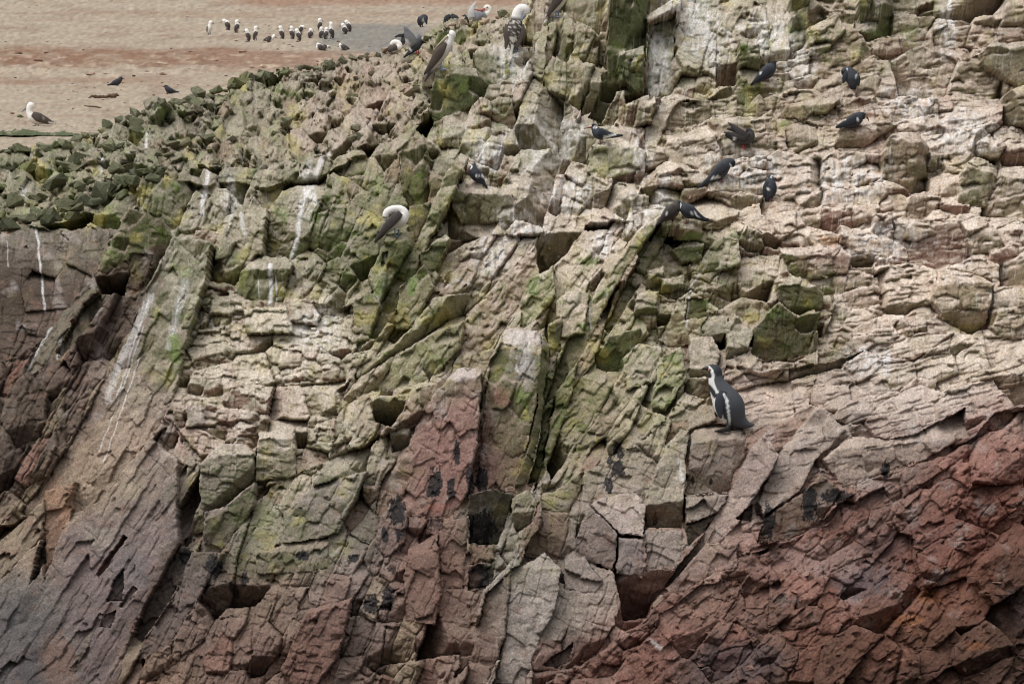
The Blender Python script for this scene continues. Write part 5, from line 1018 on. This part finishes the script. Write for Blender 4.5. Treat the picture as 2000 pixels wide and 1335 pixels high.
while x < 330:                                   # big mossy blocks along the brow on the left
    r = rs.uniform(11, 24); add_stone(x, float(brow(x)) + rs.uniform(-22, 12), r, .3, .8, (72, 78, 56), .75); x += r * rs.uniform(.5, 1.0)
for _ in range(150):
    x = rs.uniform(1100, 2000); y = rs.uniform(900, 1335)
    if y > 900 + (2000 - x) * .42: add_stone(x, y, rs.uniform(4, 13), .45, .5, REDT, .35)
for _ in range(90):
    add_stone(rs.uniform(1000, 2000), rs.uniform(150, 760), rs.uniform(3, 7), .4, .5, TAN, .3)
for _ in range(60):
    add_stone(rs.uniform(420, 900), rs.uniform(560, 1000), rs.uniform(3, 7), .4, .5)
ST.sort(key=lambda s: -s[0])
for r, k, loc, rot, sc_, col in ST[:300]:
    o = bpy.data.objects.new('stone', SV[k]); COL.objects.link(o); o.parent = cliff
    o.location = loc; o.rotation_euler = rot; o.scale = sc_; o.color = (*[float(c) for c in col], 1)
vv, ff, tt, nv = [], [], [], 0
for r, k, loc, rot, sc_, col in ST[300:]:
    me = SV[k]; co = np.empty(len(me.vertices) * 3); me.vertices.foreach_get('co', co); co = co.reshape(-1, 3) * np.array(sc_)
    co = co @ np.array(rot.to_matrix()).T + np.array(loc)
    tr = np.empty(len(me.polygons) * 3, np.int32); me.polygons.foreach_get('vertices', tr)
    vv.append(co); ff.append(tr.reshape(-1, 3) + nv); tt.append(np.tile(col, (len(co), 1))); nv += len(co)
o = bpy.data.objects.new('small_stones', grid_mesh('small_stones', np.vstack(vv), np.vstack(ff), np.vstack(tt), ROCK)); COL.objects.link(o); o.parent = cliff; o['kind'] = 'stuff'

# ------------------------------------------------------------------ things lying on the sand
def lying(name, label, cat, pts, wf, tone, amp, ring=14, n=8, mat=None):
    V, F, t, c = loft(pts, wf, n, ring)
    V[:, 0] += amp * 1.5 * fbm(V[:, 0] / 9, V[:, 1] / 5 + V[:, 2] / 9, 3, 341); V[:, 1] += amp * fbm(V[:, 0] / 11, V[:, 2] / 9, 3, 345)
    fx, fy = pts[len(pts) // 2][0], max(p[1] + p[2] for p in pts) - 1; Yf = float(sand_depth(fy)); k = Yf / FP; a, c_ = ray(fx, fy)
    W = np.stack([(V[:, 0] - fx) * k, V[:, 2] * k, (fy - V[:, 1]) * k], 1)
    col = np.tile(lin(tone) * ALBEDO_GAIN, (len(V), 1)) * (1 + .5 * fbm(V[:, 0] / 8, V[:, 2] / 8 + V[:, 1] / 5, 3, 349))[:, None]
    up_ = smooth(.2, .8, fbm(V[:, 0] / 20, V[:, 2] / 12, 3, 351) + .45 * np.clip(-(V[:, 1] - fy + 6) / 8, 0, 1))[:, None]; col = col * (1 - .6 * up_) + lin((150, 140, 122)) * .6 * up_
    o = tinted(name, W, F, col, mat or ROCK, None); o.location = (a * Yf, Yf, c_ * Yf); o['label'] = label; o['category'] = cat
    for p_ in o.data.polygons: p_.use_smooth = False
    return o
def stone_heap(items, tint_rows, name, parent):
    vv, ff, tt, nv = [], [], [], 0
    for (px, py, r, sx_, sy_, sz_), tone in zip(items, tint_rows):
        me = SV[rs.randrange(16)]; co = np.empty(len(me.vertices) * 3); me.vertices.foreach_get('co', co)
        Yf = float(sand_depth(py)); k = Yf / FP; a, c_ = ray(px, py)
        co = co.reshape(-1, 3) @ np.array(Euler((rs.uniform(-.2, .2), rs.uniform(-.15, .15), rs.uniform(0, 6.28))).to_matrix()).T
        co = co * np.array((sx_, sy_, sz_)) * r * k + np.array((a * Yf, Yf, c_ * Yf + .1 * r * k))
        tr = np.empty(len(me.polygons) * 3, np.int32); me.polygons.foreach_get('vertices', tr)
        vv.append(co); ff.append(tr.reshape(-1, 3) + nv); tt.append(np.tile(lin(tone) * ALBEDO_GAIN * rs.uniform(.75, 1.2), (len(co), 1))); nv += len(co)
    o = bpy.data.objects.new(name, grid_mesh(name, np.vstack(vv), np.vstack(ff), np.vstack(tt), ROCK)); COL.objects.link(o); o.parent = parent; return o
# a low rock shelf: one uneven sheet that rises out of the sand
su_ = np.linspace(0, 1, 90); sv_ = np.linspace(-1, 1, 26); UU, VV = np.meshgrid(su_, sv_); UU = UU.ravel(); VV = VV.ravel()
pxs = -80 + 272 * UU; Yf = sand_depth(267.); k = Yf / FP; a_, c_ = ray(pxs, 267. + 0 * pxs)
hgt = np.sqrt(np.clip(1 - VV ** 2, 0, 1)) * np.interp(UU, [0, .1, .35, .5, .62, .75, .85, 1], [.3, 1, .8, .95, .55, .7, .4, 0]) * (1 + .9 * fbm(UU * 14, VV * 1.5, 3, 361)) + .18 * fbm(UU * 40, VV * 4, 3, 363)
hgt = np.maximum(np.round(hgt * 4) / 4 * .5 + hgt * .5, -.2)
wv = VV * (9 - 6 * np.clip(UU - .5, 0, 1)) * (1 + .4 * fbm(UU * 9, VV * 0, 2, 365))
fr_ = np.arange(90 * 26).reshape(26, 90); fr_ = np.stack([fr_[:-1, :-1], fr_[:-1, 1:], fr_[1:, 1:], fr_[1:, :-1]], -1).reshape(-1, 4)
tn_ = np.where((fbm(UU * 20, VV * 3, 3, 367) + .35 * VV > .05)[:, None], lin((140, 132, 112)), lin((84, 90, 68))) * ALBEDO_GAIN
o = bpy.data.objects.new('flat_rock', grid_mesh('flat_rock', np.stack([a_ * Yf, Yf + wv * k * 4, c_ * Yf + hgt * 15 * k - .02], 1), fr_, tn_, ROCK)); COL.objects.link(o)
o['label'] = 'long low mossy rock shelf lying on the sand below the booby'; o['category'] = 'rock'
it, tn = [], []
for _ in range(420):
    y = rs.uniform(0, 285); x = rs.uniform(0, 1000)
    if y > float(rim(x)) - 4: continue
    big_ = 100 < y < 150 and x < 560
    it.append((x, y, rs.uniform(1.2, 3.0) * (2.2 if big_ and rs.random() < .4 else 1.) * (.6 if y < 80 else 1), 1.5, 1.6, .6)); tn.append(rs.choice([(150, 126, 106), (120, 94, 78), (176, 158, 138), (104, 86, 74)]))
o = stone_heap(it, tn, 'pebbles', ground); o['kind'] = 'stuff'
lying('driftwood', 'dark gnarled driftwood log on the sand', 'driftwood', [(172, 190, 1.5), (185, 189, 3), (198, 190, 3.5), (210, 189, 3.4), (222, 187, 4), (230, 184, 3)], 1., (96, 76, 62), 5., 14, 14)
lying('stick', 'thin dark stick lying on the sand below the driftwood', 'stick', [(164, 206, .8), (178, 208, 1.5), (190, 209, 1.5), (200, 212, 1)], 1., (90, 76, 64), .8)
for n_, (px, py, r, tone, lab) in enumerate([(24, 220, 5, (126, 98, 82), 'small brown stone on the sand behind the booby'), (40, 226, 7, (112, 112, 88), 'greenish stone on the sand beside the booby'),
        (178, 141, 11, (140, 116, 98), 'largest pale boulder on the brown sand bank'), (318, 140, 11, (168, 150, 134), 'rounded pale stone at the right of the brown sand bank'), (262, 147, 5, (104, 80, 68), 'small dark stone in the middle of the brown bank'), (515, 128, 7, (176, 158, 142), 'pale stone on the bank right above the green rim')]):
    o = bpy.data.objects.new('stone', SV[n_ * 2]); COL.objects.link(o); Yf = float(sand_depth(py + r * .6)); k = Yf / FP; a, c_ = ray(px, py + r * .3)
    o.location = (a * Yf, Yf, c_ * Yf); o.scale = (r * k, r * k, r * k * .8); o.rotation_euler = (.1, .2, n_ * 1.3); o.color = (*[float(v) for v in lin(tone) * ALBEDO_GAIN], 1)
    o['label'] = lab; o['category'] = 'stone'; o['group'] = 'loose stones on the sand'
